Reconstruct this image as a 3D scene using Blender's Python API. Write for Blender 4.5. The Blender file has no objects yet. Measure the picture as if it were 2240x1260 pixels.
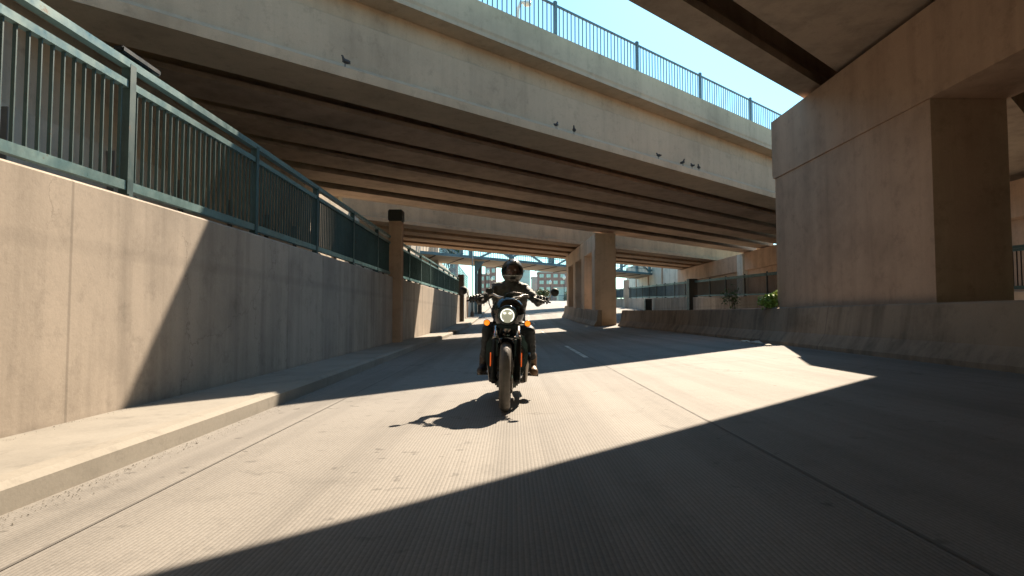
import bpy, bmesh, math, random
from mathutils import Vector, Matrix, noise
random.seed(7)
S = bpy.context.scene
COL = S.collection
rad = math.radians

# ------------------------------------------------------------------ materials
def new_mat(name):
    m = bpy.data.materials.new(name); m.use_nodes = True
    nt = m.node_tree; nt.nodes.clear()
    out = nt.nodes.new('ShaderNodeOutputMaterial')
    b = nt.nodes.new('ShaderNodeBsdfPrincipled')
    nt.links.new(b.outputs[0], out.inputs[0])
    return m, nt, b

def nz(nt, scale, detail=4, rough=.6, mp=(1, 1, 1), rot=(0, 0, 0), coord='Object'):
    tc = nt.nodes.new('ShaderNodeTexCoord'); mpn = nt.nodes.new('ShaderNodeMapping')
    mpn.inputs['Scale'].default_value = mp; mpn.inputs['Rotation'].default_value = rot
    n = nt.nodes.new('ShaderNodeTexNoise')
    n.inputs['Scale'].default_value = scale; n.inputs['Detail'].default_value = detail
    n.inputs['Roughness'].default_value = rough
    nt.links.new(tc.outputs[coord], mpn.inputs[0]); nt.links.new(mpn.outputs[0], n.inputs['Vector'])
    return n

def ramp(nt, src, stops):
    r = nt.nodes.new('ShaderNodeValToRGB')
    el = r.color_ramp.elements
    while len(el) < len(stops): el.new(.5)
    for e, (p, c) in zip(el, stops):
        e.position = p; e.color = (c, c, c, 1) if not hasattr(c, '__len__') else (*c, 1)
    nt.links.new(src, r.inputs[0]); return r

def mul(nt, a, b, f=1.0, mode='MULTIPLY'):
    m = nt.nodes.new('ShaderNodeMix'); m.data_type = 'RGBA'; m.blend_type = mode
    m.inputs[0].default_value = f
    for s, i in ((a, 6), (b, 7)):
        if hasattr(s, 'is_output'): nt.links.new(s, m.inputs[i])
        else: m.inputs[i].default_value = (*s, 1)
    return m.outputs[2]

def bump(nt, b, src, strength=.3, dist=.01, prev=None):
    n = nt.nodes.new('ShaderNodeBump')
    n.inputs['Strength'].default_value = strength; n.inputs['Distance'].default_value = dist
    nt.links.new(src, n.inputs['Height'])
    if prev: nt.links.new(prev.outputs[0], n.inputs['Normal'])
    nt.links.new(n.outputs[0], b.inputs['Normal']); return n

def wave(nt, scale, axis='X', mp=(1, 1, 1), dist=0, prof='SIN'):
    tc = nt.nodes.new('ShaderNodeTexCoord'); mpn = nt.nodes.new('ShaderNodeMapping')
    mpn.inputs['Scale'].default_value = mp
    w = nt.nodes.new('ShaderNodeTexWave'); w.wave_type = 'BANDS'; w.bands_direction = axis
    w.wave_profile = prof
    w.inputs['Scale'].default_value = scale; w.inputs['Distortion'].default_value = dist
    nt.links.new(tc.outputs['Object'], mpn.inputs[0]); nt.links.new(mpn.outputs[0], w.inputs['Vector'])
    return w

def crack(nt, c, amt, sc=.55):
    n = nz(nt, 1.3, 6, .7)
    v = nt.nodes.new('ShaderNodeTexVoronoi'); v.feature = 'DISTANCE_TO_EDGE'; v.inputs['Scale'].default_value = sc
    tc = nt.nodes.new('ShaderNodeTexCoord'); ad = nt.nodes.new('ShaderNodeVectorMath'); ad.operation = 'ADD'
    nt.links.new(tc.outputs['Object'], ad.inputs[0]); nt.links.new(n.outputs['Color'], ad.inputs[1]); nt.links.new(ad.outputs[0], v.inputs['Vector'])
    mask = nz(nt, .35, 2)
    ln = ramp(nt, v.outputs['Distance'], [(0.001, 1 - amt), (.006, 1.0)])
    mk = ramp(nt, mask.outputs[0], [(.50, 0.0), (.56, 1.0)])
    m = nt.nodes.new('ShaderNodeMix'); m.data_type = 'RGBA'; m.blend_type = 'MULTIPLY'
    nt.links.new(mk.outputs[0], m.inputs[0]); nt.links.new(c, m.inputs[6]); nt.links.new(ln.outputs[0], m.inputs[7])
    return m.outputs[2]

def concrete(name, base, streak=.35, rough=.85, big=.6, lines=0.0, horiz=False, dirt=.25, vj=0.0, cracks=.0):
    m, nt, b = new_mat(name)
    n1 = nz(nt, big, 6, .62); n2 = nz(nt, 45, 3, .6)
    n3 = nz(nt, 1.0, 5, .6, (2.2, 2.2, .12) if not horiz else (.25, .25, 5))
    n4 = nz(nt, 3.2, 6, .75)
    c = mul(nt, base, ramp(nt, n1.outputs[0], [(.28, 1 - dirt), (.5, 1.0), (.75, 1.12)]).outputs[0])
    c = mul(nt, c, ramp(nt, n3.outputs[0], [(.33, 1 - streak), (.55, 1.0)]).outputs[0])
    c = mul(nt, c, ramp(nt, n2.outputs[0], [(.3, .94), (.7, 1.03)]).outputs[0])
    c = mul(nt, c, ramp(nt, n4.outputs[0], [(.30, .80), (.47, 1.0)]).outputs[0])
    if lines:
        w = wave(nt, lines, 'Z')
        c = mul(nt, c, ramp(nt, w.outputs[0], [(0, .90), (.03, 1.0)]).outputs[0])
    if vj:
        w = wave(nt, vj, 'Y', dist=0)
        mm = nt.nodes.new('ShaderNodeMath'); mm.operation = 'MULTIPLY'; mm.use_clamp = True; mm.inputs[1].default_value = 6000
        nt.links.new(w.outputs[0], mm.inputs[0])
        c = mul(nt, c, ramp(nt, mm.outputs[0], [(0.1, .72), (1.0, 1.0)]).outputs[0])
    if cracks: c = crack(nt, c, cracks)
    nt.links.new(c, b.inputs['Base Color'])
    b.inputs['Roughness'].default_value = rough
    b.inputs['Specular IOR Level'].default_value = .3
    p = bump(nt, b, n2.outputs[0], .18, .002)
    bump(nt, b, n4.outputs[0], .3, .012, p)
    return m

def paint(name, col, rough=.4, metal=0.0, var=.18, coat=0.0, sc=6):
    m, nt, b = new_mat(name)
    n = nz(nt, sc, 4, .6)
    c = mul(nt, col, ramp(nt, n.outputs[0], [(.3, 1 - var), (.7, 1 + var * .5)]).outputs[0])
    nt.links.new(c, b.inputs['Base Color'])
    r = ramp(nt, n.outputs[0], [(.3, max(0, rough - .08)), (.7, min(1, rough + .1))])
    nt.links.new(r.outputs[0], b.inputs['Roughness'])
    b.inputs['Metallic'].default_value = metal
    b.inputs['Coat Weight'].default_value = coat
    return m

def rusty(name, col, rough=.42, metal=.2):
    m, nt, b = new_mat(name)
    n = nz(nt, 5, 6, .7); n2 = nz(nt, 1.1, 4, .6); n3 = nz(nt, 30, 3)
    c = mul(nt, col, ramp(nt, n2.outputs[0], [(.3, .75), (.7, 1.2)]).outputs[0])
    c = mul(nt, c, ramp(nt, n3.outputs[0], [(.3, .88), (.7, 1.08)]).outputs[0])
    mx = nt.nodes.new('ShaderNodeMix'); mx.data_type = 'RGBA'
    nt.links.new(ramp(nt, n.outputs[0], [(.64, 0.0), (.69, .8)]).outputs[0], mx.inputs[0]); nt.links.new(c, mx.inputs[6]); mx.inputs[7].default_value = (.10, .055, .03, 1)
    nt.links.new(mx.outputs[2], b.inputs['Base Color'])
    nt.links.new(ramp(nt, n.outputs[0], [(.3, rough - .08), (.7, rough + .25)]).outputs[0], b.inputs['Roughness'])
    b.inputs['Metallic'].default_value = metal
    return m

def glow(name, col, s, base=(.5, .3, .1)):
    m, nt, b = new_mat(name)
    n = nz(nt, 30, 2)
    nt.links.new(mul(nt, base, ramp(nt, n.outputs[0], [(.3, .9), (.7, 1.05)]).outputs[0]), b.inputs['Base Color'])
    b.inputs['Roughness'].default_value = .2
    b.inputs['Emission Color'].default_value = (*col, 1); b.inputs['Emission Strength'].default_value = s
    return m

def road_mat():
    m, nt, b = new_mat('ribbed_concrete_pavement')
    n1 = nz(nt, .45, 6, .6); n2 = nz(nt, 60, 3, .6); n3 = nz(nt, 1.0, 5, .62, (1.6, .05, 1)); n4 = nz(nt, 2.4, 7, .72)
    c = mul(nt, (.275, .258, .236), ramp(nt, n1.outputs[0], [(.28, .86), (.5, 1), (.75, 1.08)]).outputs[0])
    c = mul(nt, c, ramp(nt, n3.outputs[0], [(.32, .70), (.56, 1.03)]).outputs[0])
    c = mul(nt, c, ramp(nt, n2.outputs[0], [(.3, .84), (.7, 1.08)]).outputs[0])
    c = mul(nt, c, ramp(nt, n4.outputs[0], [(.30, .84), (.45, 1.0)]).outputs[0])
    sp = nz(nt, 7, 2, .5); spm = nz(nt, 1.0, 3, .6, (1.1, .06, 1), coord='Object')
    o_ = mul(nt, ramp(nt, sp.outputs[0], [(.66, 0.0), (.72, .38)]).outputs[0], ramp(nt, spm.outputs[0], [(.42, 0.0), (.6, 1.0)]).outputs[0])
    c = mul(nt, c, o_, 1.0, 'SUBTRACT') if False else crack(nt, c, .45, .3)
    inv = nt.nodes.new('ShaderNodeInvert'); nt.links.new(o_, inv.inputs['Color'])
    c = mul(nt, c, inv.outputs[0])
    w = wave(nt, 6.9, 'X', (2, 2, 2))
    c = mul(nt, c, ramp(nt, w.outputs[0], [(0, .74), (.30, 1.0)]).outputs[0])
    nt.links.new(c, b.inputs['Base Color'])
    b.inputs['Roughness'].default_value = .8; b.inputs['Specular IOR Level'].default_value = .35
    p = bump(nt, b, n2.outputs[0], .3, .003); p = bump(nt, b, w.outputs[0], .25, .004, p)
    return m

M = {}
M['road'] = road_mat()
M['walk'] = concrete('pavement_concrete', (.32, .30, .265), .12, horiz=True)
M['wall'] = concrete('cast_wall_concrete', (.465, .40, .335), .28, lines=.21, vj=.064, cracks=.35)
M['backwall'] = concrete('panel_wall_concrete', (.54, .47, .38), .3, lines=.3)
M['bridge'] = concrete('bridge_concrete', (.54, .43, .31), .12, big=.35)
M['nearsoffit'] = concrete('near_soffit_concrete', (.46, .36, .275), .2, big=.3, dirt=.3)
M['girderdark'] = concrete('shaded_girder_concrete', (.46, .335, .245), .2, big=.3, dirt=.35)  # girder concrete copy, shade under the first bridge toned into its colour
M['girder'] = concrete('bounce_tinted_girder_concrete', (.47, .305, .188), .16, big=.3, dirt=.35)  # warm bounce from the sunlit ground tinted into the colour
M['pier'] = concrete('pier_concrete', (.55, .365, .255), .16)
M['barrier'] = concrete('barrier_concrete', (.31, .24, .18), .36, big=.9, dirt=.42, vj=.05, cracks=.4)
M['paleconc'] = concrete('pale_panel_concrete', (.66, .60, .51), .2)
M['pierlit'] = concrete('lit_pier_concrete', (.60, .45, .33), .2)  # pier concrete brightened in colour for the light reaching the far columns
M['kerb'] = concrete('kerb_concrete', (.32, .295, .255), .1, horiz=True)
M['ground'] = concrete('dry_ground', (.28, .25, .18), .1)
M['joint'] = paint('joint_sealant', (.14, .13, .12), .8)
M['mark'] = concrete('worn_lane_paint', (.66, .64, .58), .25, big=5, dirt=.5)
M['teal'] = rusty('teal_fence_paint', (.042, .088, .092), .42, .2)
M['tealrail'] = rusty('pale_teal_rail_paint', (.14, .235, .235), .32, .3)
M['blue'] = rusty('blue_steel_paint', (.13, .225, .26), .45, .2)
M['bluerail'] = rusty('blue_railing_paint', (.09, .15, .19), .45, .2)
M['darksteel'] = paint('weathered_dark_steel', (.035, .032, .028), .55, .3)
M['brownsteel'] = paint('brown_grey_steel', (.11, .095, .08), .6, .2)
M['deckwood'] = concrete('deck_soffit_panel', (.50, .41, .31), .1)
M['black'] = paint('gloss_black_paint', (.008, .009, .009), .12, 0, .2, .6)
M['satin'] = paint('satin_black_metal', (.014, .016, .016), .38, .4)
M['plastic'] = paint('matte_black_plastic', (.018, .018, .017), .55)
M['chrome'] = paint('polished_metal', (.62, .58, .53), .2, 1.0)
M['steel'] = paint('brushed_steel', (.42, .38, .34), .33, 1.0)
M['exhaust'] = paint('dark_exhaust_metal', (.12, .105, .095), .3, .9)
M['amber'] = glow('lit_amber_lens', (1, .20, .012), .65, (.8, .2, .02))
M['lamp'] = glow('lit_white_ring', (1, .97, .85), .8, (.8, .8, .7))
M['lampin'] = glow('lit_headlight_bowl', (1, .93, .66), .085, (.30, .31, .25))
M['beam'] = glow('headlight_beam_lens', (1, .97, .80), .45, (.8, .8, .7))
M['orange'] = glow('glowing_orange_reflector', (1, .16, .02), .18, (.8, .13, .02))  # glow added to unlit fork reflectors; the tail light shares it
M['globe'] = paint('white_lamp_globe', (.8, .78, .72), .3)
M['brick'] = None
M['glass'] = paint('window_glass', (.30, .36, .36), .08, .3)
M['paleglass'] = paint('pale_glass_cladding', (.40, .50, .50), .3, .1)
M['concpale'] = concrete('pale_render', (.5, .5, .46), .1)
M['skin'] = paint('skin', (.42, .20, .14), .5)
M['jacket'] = None
M['bootlit'] = paint('lit_tan_boot_leather', (.26, .15, .085), .5)
M['bootshade'] = paint('shaded_boot_leather', (.05, .035, .028), .5)
M['sole'] = paint('boot_sole', (.10, .075, .055), .7)
M['glove'] = paint('black_glove_leather', (.016, .014, .013), .5)
M['helmet'] = paint('satin_helmet_shell', (.11, .10, .083), .30, .0, .12, .25)
M['trimglint'] = paint('trim_highlight_paint', (.50, .50, .47), .25)  # pale paint standing for the reflection along the lower visor edge
M['lining'] = paint('helmet_lining', (.01, .01, .01), .9)
M['pigeon'] = paint('pigeon_feathers', (.06, .06, .065), .7)
M['grit'] = paint('grit', (.22, .195, .16), .9, var=.5, sc=40)
M['trunk'] = paint('bark', (.09, .07, .05), .9)

def leafmat(name, c1, c2):
    m, nt, b = new_mat(name)
    n = nz(nt, 9, 3, .7)
    r = ramp(nt, n.outputs[0], [(.3, c1), (.7, c2)])
    nt.links.new(r.outputs[0], b.inputs['Base Color']); b.inputs['Roughness'].default_value = .55
    b.inputs['Transmission Weight'].default_value = 0
    return m
M['leaf'] = leafmat('fresh_green_leaves', (.17, .30, .05), (.32, .45, .10))
M['leafdark'] = leafmat('dark_green_leaves', (.04, .085, .025), (.08, .13, .04))
M['leafolive'] = leafmat('olive_leaves', (.11, .12, .04), (.20, .20, .08))

def brickmat():
    m, nt, b = new_mat('hazed_red_brick')
    n = nz(nt, .3, 5); n2 = nz(nt, 6, 3)
    c = mul(nt, (.34, .20, .175), ramp(nt, n.outputs[0], [(.3, .8), (.7, 1.15)]).outputs[0])  # brick paled in colour to stand in for distance haze
    c = mul(nt, c, ramp(nt, n2.outputs[0], [(.3, .85), (.7, 1.1)]).outputs[0])
    nt.links.new(c, b.inputs['Base Color']); b.inputs['Roughness'].default_value = .9
    return m
M['brick'] = brickmat()

def clothmat(name, col, sc=28):
    m, nt, b = new_mat(name)
    n = nz(nt, sc, 5, .65); n2 = nz(nt, 16, 4, .6, (1, 1, 1.7)); n3 = nz(nt, 260, 2)
    c = mul(nt, col, ramp(nt, n2.outputs[0], [(.3, .85), (.7, 1.15)]).outputs[0])
    nt.links.new(c, b.inputs['Base Color']); b.inputs['Roughness'].default_value = .62
    b.inputs['Sheen Weight'].default_value = .12
    p = bump(nt, b, n2.outputs[0], .6, .015); bump(nt, b, n3.outputs[0], .2, .001, p)
    return m
M['jacket'] = clothmat('waxed_black_jacket', (.062, .055, .045))
M['jeans'] = clothmat('dark_denim', (.012, .016, .018))

def visormat():
    m, nt, b = new_mat('tinted_visor')
    n = nz(nt, 4, 2)
    nt.links.new(mul(nt, (.02, .018, .016), ramp(nt, n.outputs[0], [(.3, .8), (.7, 1.2)]).outputs[0]), b.inputs['Base Color'])
    b.inputs['Roughness'].default_value = .04; b.inputs['Alpha'].default_value = .42
    b.inputs['IOR'].default_value = 1.5; b.inputs['Coat Weight'].default_value = .6
    return m
M['visor'] = visormat()

def tyremat():
    m, nt, b = new_mat('tyre_rubber')
    n = nz(nt, 14, 5, .6); n2 = nz(nt, 1, 3, .6, (60, 2, 2))
    c = mul(nt, (.14, .122, .105), ramp(nt, n.outputs[0], [(.3, .8), (.7, 1.25)]).outputs[0])
    c = mul(nt, c, ramp(nt, n2.outputs[0], [(.35, .7), (.6, 1.15)]).outputs[0])
    nt.links.new(c, b.inputs['Base Color']); b.inputs['Roughness'].default_value = .62
    return m
M['tyre'] = tyremat()

# ------------------------------------------------------------------ mesh builder
class MB:
    def __init__(s): s.v = []; s.f = []; s.mi = []; s.sm = []; s.cur = 0
    def add(s, vs, fs, smooth=False):
        o = len(s.v); s.v += [tuple(p) for p in vs]
        for f in fs: s.f.append([i + o for i in f]); s.mi.append(s.cur); s.sm.append(smooth)
        return s
    def box(s, a, b, mat=None):
        (x0, y0, z0), (x1, y1, z1) = a, b
        vs = [(x0, y0, z0), (x1, y0, z0), (x1, y1, z0), (x0, y1, z0), (x0, y0, z1), (x1, y0, z1), (x1, y1, z1), (x0, y1, z1)]
        if mat is not None: vs = [mat @ Vector(p) for p in vs]
        return s.add(vs, [(3, 2, 1, 0), (4, 5, 6, 7), (0, 1, 5, 4), (1, 2, 6, 5), (2, 3, 7, 6), (3, 0, 4, 7)])
    def cbox(s, c, d, mat=None, bev=0):
        a = [c[i] - d[i] / 2 for i in range(3)]; b = [c[i] + d[i] / 2 for i in range(3)]
        if not bev: return s.box(a, b, mat)
        bm = bmesh.new(); bmesh.ops.create_cube(bm, size=1)
        for v in bm.verts: v.co = Vector((c[0] + v.co.x * d[0], c[1] + v.co.y * d[1], c[2] + v.co.z * d[2]))
        bmesh.ops.bevel(bm, geom=bm.edges[:], offset=bev, segments=2, affect='EDGES')
        vs = [(mat @ v.co if mat is not None else v.co.copy()) for v in bm.verts]
        bm.verts.index_update(); fs = [[v.index for v in f.verts] for f in bm.faces]
        bm.free(); return s.add(vs, fs)
    def tube(s, pts, r, n=10, cap=True, smooth=True):
        pts = [Vector(p) for p in pts]; rs = r if hasattr(r, '__len__') else [r] * len(pts)
        vs = []; up = None
        for i, p in enumerate(pts):
            d = (pts[min(i + 1, len(pts) - 1)] - pts[max(i - 1, 0)]).normalized()
            if up is None: up = Vector((0, 0, 1)) if abs(d.z) < .9 else Vector((0, 1, 0))
            a = d.cross(up).normalized(); bq = a.cross(d).normalized(); up = bq
            for k in range(n):
                t = 2 * math.pi * k / n
                vs.append(p + (a * math.cos(t) + bq * math.sin(t)) * rs[i])
        fs = []
        for i in range(len(pts) - 1):
            for k in range(n):
                fs.append((i * n + k, i * n + (k + 1) % n, (i + 1) * n + (k + 1) % n, (i + 1) * n + k))
        s.add(vs, fs, smooth)
        if cap:
            o = len(s.v) - len(vs)
            s.f.append([o + k for k in range(n)][::-1]); s.mi.append(s.cur); s.sm.append(False)
            s.f.append([o + (len(pts) - 1) * n + k for k in range(n)]); s.mi.append(s.cur); s.sm.append(False)
        return s
    def lathe(s, prof, c=(0, 0, 0), axis='Z', n=32, closed=False, smooth=True, cap=False, mat=None):
        vs = []
        for (r, h) in prof:
            for k in range(n):
                t = 2 * math.pi * k / n; a, b_ = r * math.cos(t), r * math.sin(t)
                p = {'Z': (a, b_, h), 'X': (h, a, b_), 'Y': (a, h, b_)}[axis]
                p = Vector((p[0] + c[0], p[1] + c[1], p[2] + c[2]))
                vs.append(mat @ p if mat is not None else p)
        m = len(prof); fs = []
        for i in range(m if closed else m - 1):
            j = (i + 1) % m
            for k in range(n): fs.append((i * n + k, i * n + (k + 1) % n, j * n + (k + 1) % n, j * n + k))
        if cap:
            fs.append(tuple(range(n))[::-1]); fs.append(tuple((m - 1) * n + k for k in range(n)))
        return s.add(vs, fs, smooth)
    def ell(s, c, r, nu=24, nv=14, mat=None):
        vs = [(c[0], c[1], c[2] + r[2])]; fs = []
        for i in range(1, nv):
            p = math.pi * i / nv
            for k in range(nu):
                t = 2 * math.pi * k / nu
                vs.append((c[0] + r[0] * math.sin(p) * math.cos(t), c[1] + r[1] * math.sin(p) * math.sin(t), c[2] + r[2] * math.cos(p)))
        vs.append((c[0], c[1], c[2] - r[2])); L = len(vs) - 1
        for k in range(nu):
            fs.append((0, 1 + k, 1 + (k + 1) % nu)); b0 = 1 + (nv - 2) * nu
            fs.append((L, b0 + (k + 1) % nu, b0 + k))
        for i in range(nv - 2):
            for k in range(nu):
                a = 1 + i * nu
                fs.append((a + k, a + nu + k, a + nu + (k + 1) % nu, a + (k + 1) % nu))
        if mat is not None: vs = [mat @ Vector(p) for p in vs]
        return s.add(vs, fs, True)
    def sweep(s, prof_fn, ts, closed=True, cap=True, smooth=False):
        rings = [[Vector(p) for p in prof_fn(t)] for t in ts]; m = len(rings[0])
        vs = [p for r in rings for p in r]; fs = []
        for i in range(len(ts) - 1):
            for k in range(m if closed else m - 1):
                fs.append((i * m + k, i * m + (k + 1) % m, (i + 1) * m + (k + 1) % m, (i + 1) * m + k))
        if cap and closed:
            fs.append(tuple(range(m))); fs.append(tuple((len(ts) - 1) * m + k for k in range(m))[::-1])
        return s.add(vs, fs, smooth)
    def build(s, name, mats, parent=None, fixn=True):
        me = bpy.data.meshes.new(name); me.from_pydata(s.v, [], s.f)
        if not isinstance(mats, (list, tuple)): mats = [mats]
        for m in mats: me.materials.append(m)
        me.polygons.foreach_set('material_index', s.mi); me.polygons.foreach_set('use_smooth', s.sm)
        if fixn:
            bm = bmesh.new(); bm.from_mesh(me); bmesh.ops.recalc_face_normals(bm, faces=bm.faces[:]); bm.to_mesh(me); bm.free()
        me.update()
        o = bpy.data.objects.new(name, me); COL.objects.link(o)
        if parent: o.parent = parent
        return o

def empty(name, loc=(0, 0, 0), rot=(0, 0, 0)):
    o = bpy.data.objects.new(name, None); COL.objects.link(o)
    o.location = loc; o.rotation_euler = rot; o.empty_display_size = .2; return o
def tag(o, label, cat, group=None, kind=None):
    o['label'] = label; o['category'] = cat
    if group: o['group'] = group
    if kind: o['kind'] = kind
    return o
def struct(o, label=None):
    o['kind'] = 'structure'
    if label: o['label'] = label
    return o
def copy_tree(o, parent=None):
    c = o.copy(); COL.objects.link(c); c.parent = parent
    for ch in list(o.children): copy_tree(ch, c)
    return c

# ------------------------------------------------------------------ terrain functions
def lerp(y, pts):
    if y <= pts[0][0]: return pts[0][1]
    for (a, va), (b, vb) in zip(pts, pts[1:]):
        if y <= b: return va + (vb - va) * (y - a) / (b - a)
    return pts[-1][1]
YC = 116.0
def prof(y):
    y = min(y, YC)
    if y < 22: return 0
    if y < 51: return .00081 * (y - 22) ** 2
    return .00081 * 29 ** 2 + .047 * (y - 51)
def gz(x, y): return .03 * max(-6, min(14, x)) * max(0, 1 - max(0, y - 60) / 60) + prof(y)
def xw(y): return lerp(y, [(0, -3.65), (8, -3.66), (19, -3.9), (120, -3.9)])
def xk(y): return lerp(y, [(0, -2.5), (8, -2.6), (20, -2.9), (120, -2.9)])
def xb(y): return lerp(y, [(0, 6.25), (7.5, 6.3), (15, 6.5), (22, 6.75), (28, 6.85), (33.8, 6.0), (34, 5.1), (51, 4.4), (60, 9), (80, 12.5)])
def zt(y): return 2.0 + .009 * y
def zr(y): return 1.15 + .025 * y

def sheet(name, mat, xa, xb_, y0, y1, dy, nx, zf):
    n = int(math.ceil((y1 - y0) / dy)); vs = []; fs = []
    for i in range(n + 1):
        y = y0 + (y1 - y0) * i / n
        for k in range(nx + 1):
            x = xa(y) + (xb_(y) - xa(y)) * k / nx
            vs.append((x, y, zf(x, y)))
    for i in range(n):
        for k in range(nx):
            a = i * (nx + 1) + k; fs.append((a, a + 1, a + nx + 2, a + nx + 1))
    return MB().add(vs, fs).build(name, mat, fixn=False)

g = sheet('ground', M['ground'], lambda y: -900, lambda y: 900, -60, 120, 6, 40, lambda x, y: gz(x, y) - .35)
bm = bmesh.new(); bm.from_mesh(g.data)
zf = prof(120) - .05
vs = [bm.verts.new((x, y, z)) for x, y, z in ((-900, 120, prof(120) - .35), (900, 120, prof(120) - .35), (900, 1500, zf), (-900, 1500, zf))]
bm.faces.new(vs); bm.to_mesh(g.data); bm.free(); struct(g)
struct(sheet('road', M['road'], lambda y: xk(y) - .02, lambda y: xb(y) + .25, -12, 118, .75, 8, gz))
struct(sheet('side_road', M['road'], lambda y: xb(y) + .3, lambda y: 13.1, -12, 78, 1.5, 6, lambda x, y: gz(x, y) - .004))
struct(sheet('pavement', M['walk'], lambda y: xw(y) - .05, lambda y: xk(y) - .14, -12, 118, .75, 2, lambda x, y: gz(x, y) + .142))
struct(sheet('raised_walkway', M['walk'], lambda y: -7.75, lambda y: xw(y) - .25, -12, 112, 2, 2, lambda x, y: zt(y) - .04))
struct(sheet('opposite_walkway', M['walk'], lambda y: 13.3, lambda y: 18.8, -12, 96, 2, 2, lambda x, y: zr(y) - .04))
struct(MB().sweep(lambda y: [(xk(y) + .03, y, gz(xk(y), y) - .25), (xk(y) + .015, y, gz(xk(y), y) + .12), (xk(y) - .03, y, gz(xk(y), y) + .15),
      (xk(y) - .15, y, gz(xk(y), y) + .15), (xk(y) - .15, y, gz(xk(y), y) - .25)], [-12 + .75 * i for i in range(174)]).build('kerb', M['kerb']))

def strip(name, mat, xf, w, y0, y1, dz, dy=.75):
    return struct(sheet(name, mat, lambda y: xf(y) - w / 2, lambda y: xf(y) + w / 2, y0, y1, dy, 1, lambda x, y: gz(x, y) + dz))
strip('gutter_joint', M['joint'], lambda y: -1.94, .016, -6, 110, .004)
strip('lane_joint', M['joint'], lambda y: 1.60, .018, -6, 110, .004)
strip('lane_joint', M['joint'], lambda y: 5.2 if y < 30 else 4.0, .012, -6, 29, .004)
for y0 in (12.2, 27.0, 40, 53):
    strip('lane_marking', M['mark'], lambda y: 1.52, .10, y0, y0 + (4.6 if y0 < 20 else 3.2), .008)
for yj in (9.0, 18.1, 27.2, 36.3, 45.4, 60, 75):
    struct(MB().sweep(lambda t: [(t, yj + .35 * t - .006, gz(t, yj) + .005), (t, yj + .35 * t + .006, gz(t, yj) + .005)], [-2.4 + i * .5 for i in range(16)], closed=False, cap=False).build('cross_joint', M['joint'], fixn=False))

# ------------------------------------------------------------------ left retaining wall + pillars + fence
def wall_mesh(xf, zf, y0, y1, th=.28, side=-1, zb=-.3, dy=1.0):
    n = max(2, int((y1 - y0) / dy)); ts = [y0 + (y1 - y0) * i / n for i in range(n + 1)]
    def pr(y):
        x = xf(y); t = side * th; z = zf(y)
        return [(x, y, zb), (x, y, z - .02), (x + side * .02, y, z), (x + t, y, z), (x + t, y, zb)]
    return MB().sweep(pr, ts)
w1 = wall_mesh(xw, zt, -10, 19.4).build('retaining_wall', M['wall'])
tag(w1, 'long tan concrete retaining wall left of the rider, half sunlit, half in bridge shade', 'wall')
w2 = wall_mesh(xw, zt, 19.9, 44.7).build('retaining_wall', M['wall'])
tag(w2, 'shaded concrete wall with one sunlit patch behind the first left pillar', 'wall')
zw3 = lambda y: 2.3 + .031 * (y - 45)
w3 = empty('retaining_wall', (0, 0, 0)); tag(w3, 'sunlit low panel wall climbing the far ramp on the left', 'wall')
wall_mesh(xw, zw3, 45.3, 113).build('wall_face', M['paleconc'], w3)
for y in (51.5, 58, 65, 73, 82, 92):
    MB().box((-3.93, y, prof(y) - .2), (-3.83, y + .35, zw3(y) + .05)).build('rib', M['pier'], w3)

def pillar(x, y, z0, z1, w, mat, capm=None, caph=.38):
    r = empty('concrete_pillar', (x, y, z0)); h = z1 - z0
    MB().cbox((0, 0, (h - (caph if capm else 0)) / 2), (w, w, h - (caph if capm else 0)), bev=.02).build('shaft', mat, r)
    if capm: MB().cbox((0, 0, h - caph / 2), (w * 1.12, w * 1.12, caph), bev=.03).build('cap', capm, r)
    return r
tag(pillar(-3.85, 19.65, -.2, 4.4, .42, M['pier'], M['darksteel']), 'tan concrete pillar with dark cap block at the left wall', 'pillar')
p = pillar(-3.87, 45.0, .2, 4.0, .48, M['brownsteel']); p.name = 'dark_pillar'
tag(p, 'tall dark pillar ending the left fence, beside the left mirror', 'pillar')

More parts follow.
